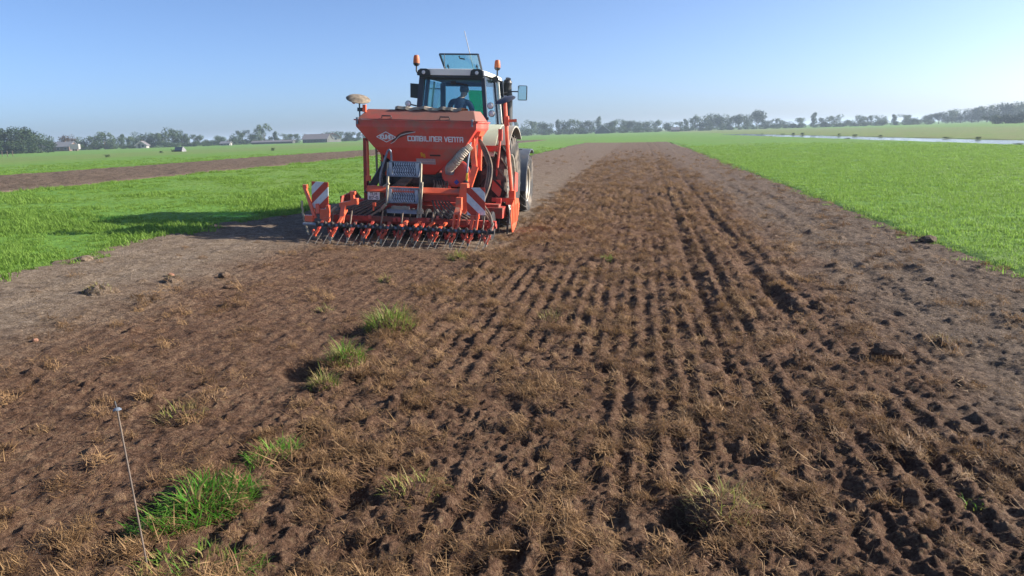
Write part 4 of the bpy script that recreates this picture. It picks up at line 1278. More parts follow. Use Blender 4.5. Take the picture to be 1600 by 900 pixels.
# inside the cab
st_ = MB(); st_.box((.05, 4.05, 1.72), (.50, .50, .14)); st_.box((.02, 3.80, 1.98), (.46, .12, .48), (R(-6), 0, 0)); st_.box((.05, 4.05, 1.52), (.30, .36, .28)); seat = st_.build('seat', mt['seat'], tr)
sb_ = seat.modifiers.new('bevel', 'BEVEL'); sb_.width = .035; sb_.segments = 3
sw_ = MB(); sw_.lathe([(.19 + .014 * math.cos(a), .014 * math.sin(a)) for a in np.linspace(0, 2 * math.pi, 9)[:-1]], (.05, 4.52, 2.06), (0, -.5, .86), 24, close=True); sw_.tube([(.05, 4.52, 2.06), (.05, 4.70, 1.6)], .035, 8); sw_.beam((-.13, 4.52, 2.06), (.23, 4.52, 2.06), .03, .02); sw_.build('steering_wheel', mt['black'], tr, smooth=True)
ds = MB(); ds.box((.05, 4.70, 1.72), (.5, .18, .5)); ds.box((.5, 4.1, 1.75), (.18, .8, .35)); ds.build('dashboard', mt['cabdark'], tr)
sk = MB(); sk.box((-.42, 4.66, 2.1), (.10, .06, 1.25)); sk.build('inner_pillar', mt['cabdark'], cabf)
bl = MB(); bl.prism([(.12, 2.60), (.455, 2.59), (.50, 2.05), (.24, 2.04), (.17, 2.30)], 'y', 4.60, 4.606); bl.build('green_sun_blind', mt['blind'], tr)
sv = MB(); sv.box((CX, 4.60, 2.705), (1.0, .14, .07)); sv.build('sun_visor', mt['cabdark'], tr)

# ------------------------------------------------------------------ the driver
def person():
    J = {}; E_ = []
    def j(k, p, r): J[k] = (Vector(p), r)
    ox, oy, oz = .06, 4.10, 1.80
    def L(x, y, z): return (ox + x, oy + y, oz + z)
    j('pel', L(0, 0, .10), (.155, .12)); j('waist', L(.005, -.02, .27), (.135, .105)); j('chest', L(.0, -.015, .44), (.165, .12)); j('sho', L(.0, .0, .56), (.12, .085))
    j('neck', L(.02, .02, .645), (.055, .055)); j('jaw', L(.04, .045, .70), (.068, .075)); j('head', L(.045, .035, .775), (.078, .093)); j('crown', L(.045, .03, .845), (.062, .075))
    j('nose', L(.075, .125, .745), (.016, .018))
    E_ += [('pel', 'waist'), ('waist', 'chest'), ('chest', 'sho'), ('sho', 'neck'), ('neck', 'jaw'), ('jaw', 'head'), ('head', 'crown'), ('head', 'nose')]
    for s_, k in ((-1, 'l'), (1, 'r')):
        j('sh' + k, L(s_ * .185, .0, .535), (.068, .068)); j('el' + k, L(s_ * .27, .10, .30), (.048, .048)); j('wr' + k, L(s_ * .17, .33, .27), (.032, .03)); j('pa' + k, L(s_ * .15, .39, .275), (.036, .022))
        E_ += [('sho', 'sh' + k), ('sh' + k, 'el' + k), ('el' + k, 'wr' + k), ('wr' + k, 'pa' + k)]
        for f_ in range(4):
            dx = (-.030 + .02 * f_)
            a, b, c = f'f{k}{f_}a', f'f{k}{f_}b', f'f{k}{f_}c'
            ln = (.9, 1.05, 1., .8)[f_]
            j(a, L(s_ * .15 + dx, .425, .285), (.0095, .0095)); j(b, L(s_ * .15 + dx, .425 + .032 * ln, .272), (.009, .009)); j(c, L(s_ * .15 + dx, .425 + .03 * ln, .245), (.008, .008))
            E_ += [('pa' + k, a), (a, b), (b, c)]
        j('t' + k + 'a', L(s_ * .15 - s_ * .045, .375, .272), (.011, .011)); j('t' + k + 'b', L(s_ * .15 - s_ * .055, .41, .255), (.009, .009)); E_ += [('pa' + k, 't' + k + 'a'), ('t' + k + 'a', 't' + k + 'b')]
        j('hi' + k, L(s_ * .10, .04, .06), (.095, .09)); j('kn' + k, L(s_ * .15, .46, .10), (.065, .065)); j('an' + k, L(s_ * .15, .52, -.30), (.042, .042)); j('to' + k, L(s_ * .16, .66, -.345), (.04, .03))
        E_ += [('pel', 'hi' + k), ('hi' + k, 'kn' + k), ('kn' + k, 'an' + k), ('an' + k, 'to' + k)]
    keys = list(J)
    lean = Matrix.Translation(L(0, 0, .1)) @ Matrix.Rotation(R(4), 4, 'Y') @ Matrix.Translation(-Vector(L(0, 0, .1)))
    off = Vector((ox, oy, oz))
    me = bpy.data.meshes.new('body')
    me.from_pydata([tuple((lean @ J[k][0]) - off) for k in keys], [(keys.index(a), keys.index(b)) for a, b in E_], [])
    o = bpy.data.objects.new('body_source', me); COL.objects.link(o)
    sm = o.modifiers.new('skin', 'SKIN'); sm.branch_smoothing = .4
    for i, k in enumerate(keys):
        sv_ = me.skin_vertices[0].data[i]; sv_.radius = J[k][1]; sv_.use_root = (k == 'pel')
    ss = o.modifiers.new('sub', 'SUBSURF'); ss.levels = 2; ss.render_levels = 2
    dg = bpy.context.evaluated_depsgraph_get(); dg.update()
    bm2 = bpy.data.meshes.new_from_object(o.evaluated_get(dg))
    bpy.data.objects.remove(o)
    bm2.name = 'person_body'
    bm2.materials.clear()
    for k in ('shirt', 'skin', 'trouser'): bm2.materials.append(mt[k])
    for p in bm2.polygons:
        c = p.center
        p.use_smooth = True
        p.material_index = 1 if c.z > .625 or (c.y > .31 and c.z > .2) else (2 if c.z < .17 and (c.y > .03 or c.z < .08) else 0)
    root = bpy.data.objects.new('person', bm2)
    COL.objects.link(root)
    root.location = MACH @ off; root.rotation_euler = (0, R(TILT), 0)
    hc = lean @ Vector(L(.045, .02, .80)) - off
    hm = MB(); hm.lathe([(0, .095), (.045, .088), (.078, .05), (.090, .0), (.088, -.035), (.07, -.07)], hc, (0, .12, 1), 18)
    h_ = bpy.data.objects.new('hair', hm.mesh('hair', mt['cap'], smooth=True)); COL.objects.link(h_); h_.parent = root
    for sx in (-1, 1):
        em = MB(); em.lathe([(0, -.006), (.017, -.004), (.022, .006), (0, .01)], hc + Vector((sx * .083, .02, -.035)), (sx, -.2, 0), 10)
        e_ = bpy.data.objects.new('ear', em.mesh('ear', mt['skin'], smooth=True)); COL.objects.link(e_); e_.parent = root
        ym = MB(); ym.lathe([(0, .006), (.008, .002), (.010, -.004)], hc + Vector((sx * .032 + .02, .098, -.03)), (0, 1, 0), 8)
        y_ = bpy.data.objects.new('eye', ym.mesh('eye', mt['print_d'])); COL.objects.link(y_); y_.parent = root
    mm_ = MB(); mm_.box(hc + Vector((.02, .098, -.10)), (.045, .012, .008))
    m_ = bpy.data.objects.new('mouth', mm_.mesh('mouth', mt['maroon'])); COL.objects.link(m_); m_.parent = root
    tag(root, 'driver in navy shirt seated inside the tractor cab', 'person')
person()

# ------------------------------------------------------------------ blades, straw and tufts
def blade(mb, base, az, ln, wd, bend, lean, mi=0, seg=3):
    d = Vector((math.cos(az), math.sin(az), 0)); s_ = Vector((-d.y, d.x, 0))
    p = Vector(base); a = lean
    vs = []
    for k in range(seg + 1):
        w = wd * (1 - (k / seg) ** 1.6) * .5 + .0004
        vs += [p - s_ * w, p + s_ * w]
        st = ln / seg
        p = p + (d * math.sin(a) + Vector((0, 0, 1)) * math.cos(a)) * st
        a += bend / seg
    mb.add(vs, [(2 * k, 2 * k + 1, 2 * k + 3, 2 * k + 2) for k in range(seg)], mi)

def raw_obj(name, mb, mat):
    me = bpy.data.meshes.new(name)
    me.from_pydata([tuple(p) for p in mb.v], [], mb.f)
    for m_ in (mat if isinstance(mat, (list, tuple)) else [mat]): me.materials.append(m_)
    me.polygons.foreach_set('material_index', mb.mi)
    me.update()
    return bpy.data.objects.new(name, me)

def clump(n_, rad, h0, h1, wd, bend, lean):
    mb = MB()
    for _ in range(n_):
        a, r_ = random.uniform(0, 6.28), rad * math.sqrt(random.random())
        blade(mb, (math.cos(a) * r_, math.sin(a) * r_, -.01), random.uniform(0, 6.28), random.uniform(h0, h1), wd * random.uniform(.7, 1.3), random.uniform(*bend), random.uniform(*lean))
    return mb
def litter(n_, rad, l0, l1, wd):
    mb = MB()
    for _ in range(n_):
        a, r_ = random.uniform(0, 6.28), rad * math.sqrt(random.random())
        blade(mb, (math.cos(a) * r_, math.sin(a) * r_, random.uniform(-.004, .014)), random.uniform(0, 6.28), random.uniform(l0, l1), wd * random.uniform(.6, 1.3), random.uniform(-.3, .9), random.uniform(1.0, 1.62))
    return mb

def scatter_stuff(name, P, rz, sc, variants, label, cat, tilt=.15):
    n_ = len(P)
    me = bpy.data.meshes.new(name)
    me.vertices.add(n_); me.vertices.foreach_set('co', np.asarray(P, float).ravel())
    rot = np.stack([rng.normal(0, tilt, n_), rng.normal(0, tilt, n_), rz], 1)
    a = me.attributes.new('rot', 'FLOAT_VECTOR', 'POINT'); a.data.foreach_set('vector', rot.ravel())
    a = me.attributes.new('sc', 'FLOAT', 'POINT'); a.data.foreach_set('value', np.asarray(sc, float))
    a = me.attributes.new('idx', 'INT', 'POINT'); a.data.foreach_set('value', rng.integers(0, len(variants), n_).astype(np.int32))
    o = bpy.data.objects.new(name, me); COL.objects.link(o)
    g = bpy.data.node_groups.new(name + '_scatter', 'GeometryNodeTree')
    g.interface.new_socket('Geometry', in_out='INPUT', socket_type='NodeSocketGeometry')
    g.interface.new_socket('Geometry', in_out='OUTPUT', socket_type='NodeSocketGeometry')
    gi = g.nodes.new('NodeGroupInput'); go = g.nodes.new('NodeGroupOutput')
    ip = g.nodes.new('GeometryNodeInstanceOnPoints')
    jn = g.nodes.new('GeometryNodeJoinGeometry')
    for v in variants:
        oi = g.nodes.new('GeometryNodeObjectInfo'); oi.inputs['Object'].default_value = v
        ti = g.nodes.new('GeometryNodeGeometryToInstance')
        g.links.new(oi.outputs['Geometry'], ti.inputs[0]); g.links.new(ti.outputs[0], jn.inputs[0])
    def na(nm, t):
        q = g.nodes.new('GeometryNodeInputNamedAttribute'); q.data_type = t; q.inputs['Name'].default_value = nm
        return next(s_ for s_ in q.outputs if s_.name == 'Attribute' and s_.enabled)
    g.links.new(gi.outputs[0], ip.inputs['Points']); g.links.new(jn.outputs[0], ip.inputs['Instance'])
    ip.inputs['Pick Instance'].default_value = True
    g.links.new(na('idx', 'INT'), ip.inputs['Instance Index'])
    g.links.new(na('rot', 'FLOAT_VECTOR'), ip.inputs['Rotation'])
    g.links.new(na('sc', 'FLOAT'), ip.inputs['Scale'])
    g.links.new(ip.outputs[0], go.inputs[0])
    md = o.modifiers.new('scatter', 'NODES'); md.node_group = g
    tag(o, label, cat, kind='stuff')
    return o

def sample(n_, x0, x1, y0, y1, ypow=2.0):
    """random points, closer together near y0"""
    t = rng.uniform(0, 1, n_) ** ypow
    return rng.uniform(x0, x1, n_), y0 + (y1 - y0) * t

# straw over the tilth
def scrap(n_, rad, hgt, l0, l1, wd):
    """a torn scrap of matted dead turf: short fibres through a low heap"""
    mb = MB()
    for _ in range(n_):
        a, r_ = random.uniform(0, 6.28), rad * math.sqrt(random.random())
        z = hgt * max(0, 1 - (r_ / rad) ** 2) * random.uniform(.1, 1.)
        blade(mb, (math.cos(a) * r_, math.sin(a) * r_, z - .004), random.uniform(0, 6.28), random.uniform(l0, l1), wd * random.uniform(.5, 1.5), random.uniform(-.8, 1.2), random.uniform(.7, 1.8))
    return mb
straw_v = [raw_obj('straw_litter_%s' % c, litter(36, .09, .015, .065, .0022), mt['straw']) for c in 'abc']
straw_v += [raw_obj('turf_scrap_%s' % c, scrap(100, .055, .03, .015, .06, .0022), mt['straw']) for c in 'abcd']
straw_v += [raw_obj('straw_stalks', litter(12, .10, .04, .12, .0027), mt['straw'])]
def straw_weight(X, Y):
    w, m_, c, r_ = soil_zone(X, Y)
    pt = np.clip(.35 + 1.9 * fbm(X, Y, 1.4, 4, 91, .6), 0, 1.3)
    mat_ = (1 - sst(2.9, 4.3, Y + .3 * pn(X, Y, 95))) * np.clip(.2 + 1.6 * pn(X * 1.3, Y * 1.3, 93), 0, 1) * (X < .2)
    edge = np.exp(-((X + 2.15) / .35) ** 2) * (1 - sst(10.5, 11.5, Y))
    return np.clip((.06 * w + .34 * m_ + .95 * c + .30 * r_) * (.12 * c + pt) + .8 * mat_ + .5 * edge * pt, 0, 1)
X1, Y1 = sample(150000, -7.3, 4.5, 1.2, 75, 2.2)
kp = rng.uniform(0, 1, len(X1)) < straw_weight(X1, Y1) * (1 - sst(25, 75, Y1)) * (.12 + .88 * sst(-.012, .035, tilth(X1, Y1))) * .74
X1, Y1 = X1[kp], Y1[kp]
Z1 = soil_z(X1, Y1) + .004
scatter_stuff('straw_litter', np.stack([X1, Y1, Z1], 1), rng.uniform(0, 6.28, len(X1)), rng.uniform(.55, 1.25, len(X1)) * (1 + np.minimum(Y1, 40) * .03), straw_v,
              'dry chopped straw and dead grass lying over the tilled soil', 'straw', .28)

# meadow grass on both sides
short_v = [raw_obj('short_grass_%s' % c, clump(34, .11, .025, .065, .007, (.2, 1.2), (.1, .7)), mt['grass']) for c in 'abc']
long_v = [raw_obj('long_grass_%s' % c, clump(30, .12, .035, .10, .012, (.3, 1.4), (.1, .6)), mt['grass']) for c in 'abc']
def outside(X, Y):
    e0, e1 = soil_edges(Y)
    return np.maximum(e0 - X, X - e1)
Xl, Yl = sample(85000, -42, -7.0, 5.5, 85, 2.2)
dl = outside(Xl, Yl)
kp = ((dl > 0) | (rng.uniform(0, 1, len(Xl)) < .8 * np.exp(np.minimum(dl, 0) / .16))) & (rng.uniform(0, 1, len(Xl)) < np.clip(1.2 - np.hypot(Xl + 8, Yl - 8) / 55, 0, 1)) & ~((Xl < -18.1) & (Xl > -28.4)) & (Xl > -1.15 * Yl - 4)
Xl, Yl, dl = Xl[kp], Yl[kp], dl[kp]
tall = np.clip(.55 + 1.3 * fbm(Xl, Yl, .45, 4, 101) + .35 * (1 - sst(1, 5, dl)), .3, 1.3)
scatter_stuff('meadow_grass', np.stack([Xl, Yl, np.maximum(ground_z(Xl, Yl), soil_z(Xl, Yl))], 1), rng.uniform(0, 6.28, len(Xl)), tall * rng.uniform(.7, 1.15, len(Xl)) * (1 + Yl * .010), long_v,
              'long bright green meadow grass left of the tilled strip', 'grass', .12)
Xr, Yr = sample(95000, 4.2, 40, 6.0, 95, 2.2)
dr_ = outside(Xr, Yr)
kp = ((dr_ > 0) | (rng.uniform(0, 1, len(Xr)) < .8 * np.exp(np.minimum(dr_, 0) / .12))) & (rng.uniform(0, 1, len(Xr)) < np.clip(1.2 - np.hypot(Xr - 5, Yr - 9) / 62, 0, 1)) & (Xr < .62 * Yr + 3) & (Xr < canal_near(Yr) - 1)
Xr, Yr = Xr[kp], Yr[kp]
scatter_stuff('short_grass', np.stack([Xr, Yr, np.maximum(ground_z(Xr, Yr), soil_z(Xr, Yr))], 1), rng.uniform(0, 6.28, len(Xr)), rng.uniform(.7, 1.25, len(Xr)) * (1 + Yr * .018), short_v,
              'short mown green grass right of the tilled strip', 'grass', .10)

def tuft(label, x, y, rad, n_, h0, h1, wd, mats, bend=(.5, 1.8), lean=(.1, .9), ex=1., ang=0., group=None, mound=.0, name='grass_tuft'):
    mb = MB()
    z0 = SZ(x, y)
    ca, sa = math.cos(ang), math.sin(ang)
    nm = len(mats)
    if mound > 0:                                   # turned sod under the blades
        k = 12
        vs = [(0, 0, mound)]
        for ring_, (rr, hh) in enumerate(((.45, .8), (.8, .45), (1.05, -.25))):
            for i in range(k):
                a = 6.283 * i / k; q = random.uniform(.8, 1.15)
                u, v = math.cos(a) * rr * rad * ex * q, math.sin(a) * rr * rad * q
                vs.append((u * ca - v * sa, u * sa + v * ca, mound * hh * random.uniform(.75, 1.2)))
        fs = [(0, 1 + i, 1 + (i + 1) % k) for i in range(k)]
        for r_ in range(2):
            fs += [(1 + r_ * k + i, 1 + r_ * k + k + i, 1 + r_ * k + k + (i + 1) % k, 1 + r_ * k + (i + 1) % k) for i in range(k)]
        mb.add(vs, fs, nm)
    for _ in range(n_):
        a, r_ = random.uniform(0, 6.28), math.sqrt(random.random())
        u, v = math.cos(a) * r_ * rad * ex, math.sin(a) * r_ * rad
        bx, by = u * ca - v * sa, u * sa + v * ca
        zz = (SZ(x + bx, y + by) - z0 if rad > .12 else 0) + mound * max(0, 1 - r_ * r_) - .01
        mi = 0 if nm == 1 or random.random() < .6 else random.randrange(1, nm)
        az = math.atan2(by, bx) + random.gauss(0, 1.0)
        blade(mb, (bx, by, zz), az, random.uniform(h0, h1) * (1 - .35 * r_), wd * random.uniform(.6, 1.3), random.uniform(*bend), random.uniform(*lean), mi, 4)
    o = raw_obj(name, mb, [mt[k] for k in mats] + [mt['soil']])
    COL.objects.link(o); o.location = (x, y, z0)
    tag(o, label, 'grass', group)
    return o

tuft('lush green grass tuft growing beside the thin steel rod', -2.08, 2.98, .16, 720, .09, .23, .0085, ['lushgrass', 'lushgrass', 'grass', 'drytuft'], ex=1.9, ang=1.15)
tuft('small green grass tongue leading on from the lush tuft', -2.02, 3.62, .10, 200, .06, .17, .006, ['lushgrass', 'drytuft'], ex=1.8, ang=1.2)
tuft('pale green grass fringe at the foot of the lush tuft', -1.80, 2.56, .17, 320, .05, .13, .006, ['olive', 'lushgrass', 'drytuft'], ex=1.6, ang=.2)
tuft('large upturned sod with long yellow green grass', -2.22, 6.25, .19, 420, .10, .28, .006, ['olive', 'drytuft', 'grass'], mound=.10, ex=1.2)
tuft('bright green sod half fallen beside a dark hole', -2.25, 5.30, .15, 340, .08, .22, .006, ['olive', 'lushgrass', 'drytuft'], mound=.09)
tuft('little green grass tuft below the half fallen sod', -2.20, 4.75, .10, 170, .06, .18, .005, ['olive', 'drytuft'], mound=.05)
tuft('dry yellow grass tuft left of the turf ridge', -2.86, 4.05, .15, 170, .06, .15, .005, ['drytuft', 'straw', 'olive'], mound=.03)
tuft('brown sod lying alone on the grey compact soil', -5.72, 7.02, .15, 130, .04, .10, .005, ['drytuft', 'straw', 'olive'], mound=.085, ex=1.3)
tuft('low brown sod behind the lone sod on grey soil', -5.35, 7.75, .12, 80, .03, .08, .005, ['drytuft', 'straw'], mound=.06)
tuft('dry yellow tuft just behind the harrow tines', -2.50, 10.05, .14, 150, .08, .20, .006, ['olive', 'drytuft'], mound=.05)
tuft('small straw tuft right of the freshly drilled swath', -2.95, 8.35, .10, 80, .05, .13, .005, ['drytuft', 'olive'], mound=.05)
tuft('small yellow tuft on the freshly drilled swath', -3.10, 6.85, .09, 70, .05, .12, .005, ['drytuft', 'olive'], mound=.04)
tuft('flattened straw tuft in the middle of the ridged tilth', -.85, 7.05, .13, 110, .06, .16, .005, ['drytuft', 'olive', 'straw'], mound=.03)
tuft('tangled straw heap with a hollow in front', .40, 3.40, .17, 220, .06, .17, .005, ['drytuft', 'straw', 'olive'], mound=.06)
tuft('pale straw heap beside the lush green tuft', -1.12, 3.35, .15, 170, .06, .15, .005, ['straw', 'drytuft', 'olive'], mound=.05)
tuft('tiny green tuft far out on the ridged tilth', -.42, 10.4, .10, 80, .06, .14, .006, ['olive', 'grass'], mound=.02)
tuft('small green sprout on the smoother right side', 1.62, 3.66, .05, 28, .04, .09, .005, ['olive', 'lushgrass'])
tuft('small dry tuft on the right beside the wheel ruts', 2.55, 6.6, .10, 70, .05, .12, .005, ['drytuft', 'straw'], mound=.04)

def clod(label, x, y, r_, mat, cat, name, squash=.6):
    bm = bmesh.new(); bmesh.ops.create_icosphere(bm, subdivisions=2, radius=1)
    sd = random.uniform(0, 90)
    for v in bm.verts:
        p = v.co.copy()
        k = 1 + .35 * float(pn(np.array(p.x * 1.4 + sd), np.array(p.y * 1.4 + p.z * 2.1), 3)) + .22 * float(pn(np.array(p.x * 3.3 + sd), np.array(p.y * 3.1 + p.z * 3.7), 4))
        v.co = Vector((p.x * k, p.y * k * .85, p.z * k * squash)) * r_
    me = bpy.data.meshes.new(name); bm.to_mesh(me); bm.free(); me.materials.append(mat)
    o = bpy.data.objects.new(name, me); COL.objects.link(o); o.location = (x, y, SZ(x, y) + r_ * squash * .45); o.rotation_euler = (0, 0, random.uniform(0, 6))
    tag(o, label, cat)
clod('orange brick crumb on the grey compact soil', -5.55, 8.02, .042, mt['stone'], 'brick', 'brick_crumb')
clod('tiny orange brick crumb far left of the steel rod', -4.98, 5.28, .028, mt['stone'], 'brick', 'brick_crumb')
clod('orange brown stone on the smoother right side', 2.05, 4.35, .035, mt['stone'], 'stone', 'stone')
clod('dark round clod on the drilled swath past the brick crumb', -4.90, 8.10, .075, mt['soil'], 'clod', 'soil_clod')
clod('dark flat clod between the lone sod and the harrow', -4.55, 7.55, .06, mt['soil'], 'clod', 'soil_clod', .4)
clod('large peat clod right of the wheel ruts', 1.98, 6.15, .13, mt['soil'], 'clod', 'soil_clod', .55)
clod('dark peat lump in the middle of the ridged tilth', .52, 5.6, .11, mt['soil'], 'clod', 'soil_clod', .4)
clod('dark clod at the edge of the left meadow', -7.25, 8.7, .11, mt['soil'], 'clod', 'soil_clod', .45)
clod('torn peat clod against the right grass edge', 4.45, 12.4, .15, mt['soil'], 'clod', 'soil_clod', .5)

# thin steel rod with a small cap
rx, ry = -2.0, 2.50
rz_ = SZ(rx, ry)
RODTOP = (-2.12, 2.60, .628)
rod = empty('steel_rod', (rx, ry, rz_))
tag(rod, 'thin rusty steel rod with a small grey cap pushed into the soil', 'rod')
top = Vector((RODTOP[0] - rx, RODTOP[1] - ry, RODTOP[2] - rz_))
mb = MB(); mb.tube([(-.0, 0, -.06), tuple(top)], .0038, 8); o = raw_obj('shaft', mb, mt['hose']); COL.objects.link(o); o.parent = rod
d = top.normalized()
mb = MB(); mb.lathe([(0, .010), (.010, .008), (.017, .0), (.016, -.004), (0, -.003)], top, d, 16); o = raw_obj('cap', mb, mt['steel']); COL.objects.link(o); o.parent = rod
mb = MB(); mb.tube([top, top + d * .03 + Vector((-.004, 0, .006))], .0035, 6); o = raw_obj('tip', mb, mt['dark']); COL.objects.link(o); o.parent = rod

# ------------------------------------------------------------------ background
def at(bearing, dist):
    """a place seen from the field's edge: compass bearing from the furrows, metres away"""
    a = R(bearing)
    return Vector((math.sin(a) * dist, math.cos(a) * dist, 0))
def brg(px):
    return math.degrees(math.atan((px - 792.9) * .979 / 1164)) - YAW
def ground_at(p):
    return float(land(np.array([p.x]), np.array([p.y]))[0])

def crown_mesh(name, kind, mat, n_):
    """unit crown: leaf-clump faces through the volume of several lobes; 1 tall, about 1 wide"""
    lobes = []
    if kind == 'round':
        for _ in range(12): lobes.append((Vector((random.uniform(-.28, .28), random.uniform(-.28, .28), random.uniform(.20, .76))), random.uniform(.18, .29)))
    elif kind == 'tall':
        for i in range(9): lobes.append((Vector((random.uniform(-.13, .13), random.uniform(-.13, .13), .18 + .085 * i)), .20 - .012 * abs(i - 3)))
    elif kind == 'loose':
        for _ in range(17): lobes.append((Vector((random.uniform(-.34, .34), random.uniform(-.3, .3), random.uniform(.14, .86))), random.uniform(.11, .21)))
    else:
        for _ in range(11): lobes.append((Vector((random.uniform(-.42, .42), random.uniform(-.35, .35), random.uniform(.10, .62))), random.uniform(.16, .26)))
    mb = MB()
    for _ in range(n_):
        c, r_ = random.choice(lobes)
        v = Vector((random.gauss(0, 1), random.gauss(0, 1), random.gauss(0, 1))).normalized() * r_ * random.uniform(.55, 1.08)
        p = c + v
        if p.z < .04: p.z = random.uniform(.03, .12)
        nrm = (v.normalized() + Vector((random.gauss(0, .6), random.gauss(0, .6), random.gauss(0, .6)))).normalized()
        t1 = nrm.orthogonal().normalized(); t2 = nrm.cross(t1)
        s_ = random.uniform(.018, .042)
        a = random.uniform(0, 6.28)
        e1 = (t1 * math.cos(a) + t2 * math.sin(a)) * s_; e2 = (t2 * math.cos(a) - t1 * math.sin(a)) * s_ * random.uniform(.6, 1.)
        mb.add([p - e1, p - e2 * .8, p + e1, p + e2], [(0, 1, 2, 3)])
    me = bpy.data.meshes.new(name); me.from_pydata([tuple(p) for p in mb.v], [], mb.f); me.materials.append(mat); me.update()
    return me
def trunk_mesh(name):
    mb = MB()
    mb.tube([(0, 0, -.02), (.005, 0, .2), (-.01, .01, .45), (.01, 0, .7)], [.032, .026, .018, .006], 7)
    for _ in range(6):
        a = random.uniform(0, 6.28); z = random.uniform(.2, .5); l = random.uniform(.15, .3)
        mb.tube([(0, 0, z), (math.cos(a) * l * .5, math.sin(a) * l * .5, z + l * .45), (math.cos(a) * l, math.sin(a) * l, z + l * .8)], [.012, .008, .003], 5)
    return mb.mesh(name, mt['bark'])
TK = [trunk_mesh('trunk_a'), trunk_mesh('trunk_b')]
KINDS = {}
for k, kind, mat, n_, nv in (('round', 'round', 'leaf_a', 1700, 3), ('dark', 'round', 'leaf_c', 1700, 2), ('willow', 'loose', 'leaf_b', 1500, 3), ('poplar', 'tall', 'leaf_a', 1300, 2), ('bush', 'bush', 'leaf_a', 1500, 3), ('hedge', 'bush', 'leaf_c', 1700, 2), ('red', 'round', 'leaf_r', 1500, 1)):
    KINDS[k] = [crown_mesh(f'crown_{k}_{i}', kind, mt[mat], n_) for i in range(nv)]
NAMEK = {'round': 'broadleaf_tree', 'dark': 'dark_tree', 'willow': 'willow_tree', 'poplar': 'poplar_tree', 'bush': 'shrub', 'hedge': 'dark_shrub', 'red': 'copper_tree'}
LOOK = {'round': 'rounded green broadleaf tree', 'dark': 'dense dark green tree', 'willow': 'pale grey green willow', 'poplar': 'slim upright tree', 'bush': 'low bushy green shrub', 'hedge': 'low dark green shrub', 'red': 'copper brown tree'}
PL, PR, PW = 'left of the machine', 'beyond the end of the tilled strip', 'across the canal'
def tree(px, h_px, kind, dist, wide=1., place='', label=None):
    """bearing from its place along the skyline, real height from how tall it stands there"""
    if place == PL:
        place = ('beside the long low barn' if px < 140 else 'between the long barn and the white gabled house' if px < 208 else 'close behind the white gabled house' if px < 262 else
                 'between the white gabled house and the low shed' if px < 335 else 'around the low white shed' if px < 385 else 'behind the very long dark shed' if px < 470 else 'around the dark farm barn' if px < 562 else 'behind the seed drill')
    elif place == PR:
        place = 'behind the tractor' if px < 808 else 'between the tractor and the dark gabled house' if px < 918 else 'beside the dark gabled house' if px < 966 else 'right past the dark gabled house'
    elif place == PW:
        place = 'around the small house across the canal' if px < 1092 else 'in the tall group across the canal' if px < 1190 else 'in the low row where the canal begins' if px < 1310 else 'in the low row before the wooded rise'
    p = at(brg(px), dist)
    H = h_px / 1164 * dist * 1.04
    r_ = empty(NAMEK[kind], (p.x, p.y, ground_at(p) - .05))
    r_.rotation_euler = (0, 0, random.uniform(0, 6.28))
    t = bpy.data.objects.new('trunk', random.choice(TK)); COL.objects.link(t); t.parent = r_
    t.scale = (H, H, H * (.8 if kind not in ('bush', 'hedge') else .5))
    c = bpy.data.objects.new('crown', random.choice(KINDS[kind])); COL.objects.link(c); c.parent = r_
    w = H * wide
    c.scale = (w, w, H * 1.02)
    if label: tag(r_, label, 'tree' if kind not in ('bush', 'hedge') else 'shrub')
    else: tag(r_, f'{LOOK[kind]} {place}', 'tree' if kind not in ('bush', 'hedge') else 'shrub', f'{LOOK[kind]}s {place}')
    return r_
# far left wood and the farms along the left horizon
for px, h, k, d_, w in ((-30, 34, 'dark', 250, 1.1), (-8, 33, 'dark', 255, 1.1), (12, 32, 'dark', 252, 1.1), (33, 34, 'dark', 250, 1.1), (50, 27, 'dark', 255, 1.3), (64, 20, 'hedge', 245, 1.5), (20, 22, 'hedge', 240, 1.6), (42, 20, 'hedge', 240, 1.6), (2, 22, 'hedge', 240, 1.6)):
    tree(px, h, k, d_, w, 'at the far left end of the meadow')
tree(73, 21, 'round', 330, 1.2, PL); tree(107, 21, 'red', 340, 1.25, label='copper brown tree standing behind the long barn')
for px, h, k, d_, w in ((128, 17, 'round', 330, 1.3), (137, 14, 'bush', 325, 1.6), (149, 19, 'round', 325, 1.2), (163, 23, 'willow', 325, 1.2), (176, 17, 'round', 330, 1.3), (190, 19, 'poplar', 330, .9), (202, 16, 'willow', 335, 1.3),
                        (216, 21, 'round', 345, 1.2), (232, 18, 'round', 345, 1.3), (243, 20, 'willow', 345, 1.2), (256, 21, 'willow', 340, 1.1), (272, 26, 'round', 345, 1.1), (284, 18, 'willow', 340, 1.3), (297, 16, 'willow', 340, 1.4), (312, 15, 'willow', 345, 1.4),
                        (328, 13, 'bush', 350, 1.6), (343, 15, 'round', 350, 1.3), (364, 16, 'round', 355, 1.3), (380, 20, 'willow', 360, 1.2), (396, 17, 'round', 360, 1.3), (413, 28, 'willow', 360, 1.0), (432, 17, 'poplar', 360, 1.1), (447, 14, 'willow', 365, 1.6), (462, 13, 'willow', 365, 1.6),
                        (482, 12, 'round', 400, 1.5), (514, 16, 'round', 400, 1.2), (528, 15, 'round', 400, 1.3), (544, 15, 'round', 390, 1.3), (557, 13, 'willow', 390, 1.4), (572, 14, 'round', 390, 1.4), (590, 14, 'dark', 390, 1.4), (612, 13, 'round', 395, 1.4), (636, 13, 'round', 395, 1.4), (660, 13, 'willow', 395, 1.4)):
    tree(px, h, k, d_, w, PL)
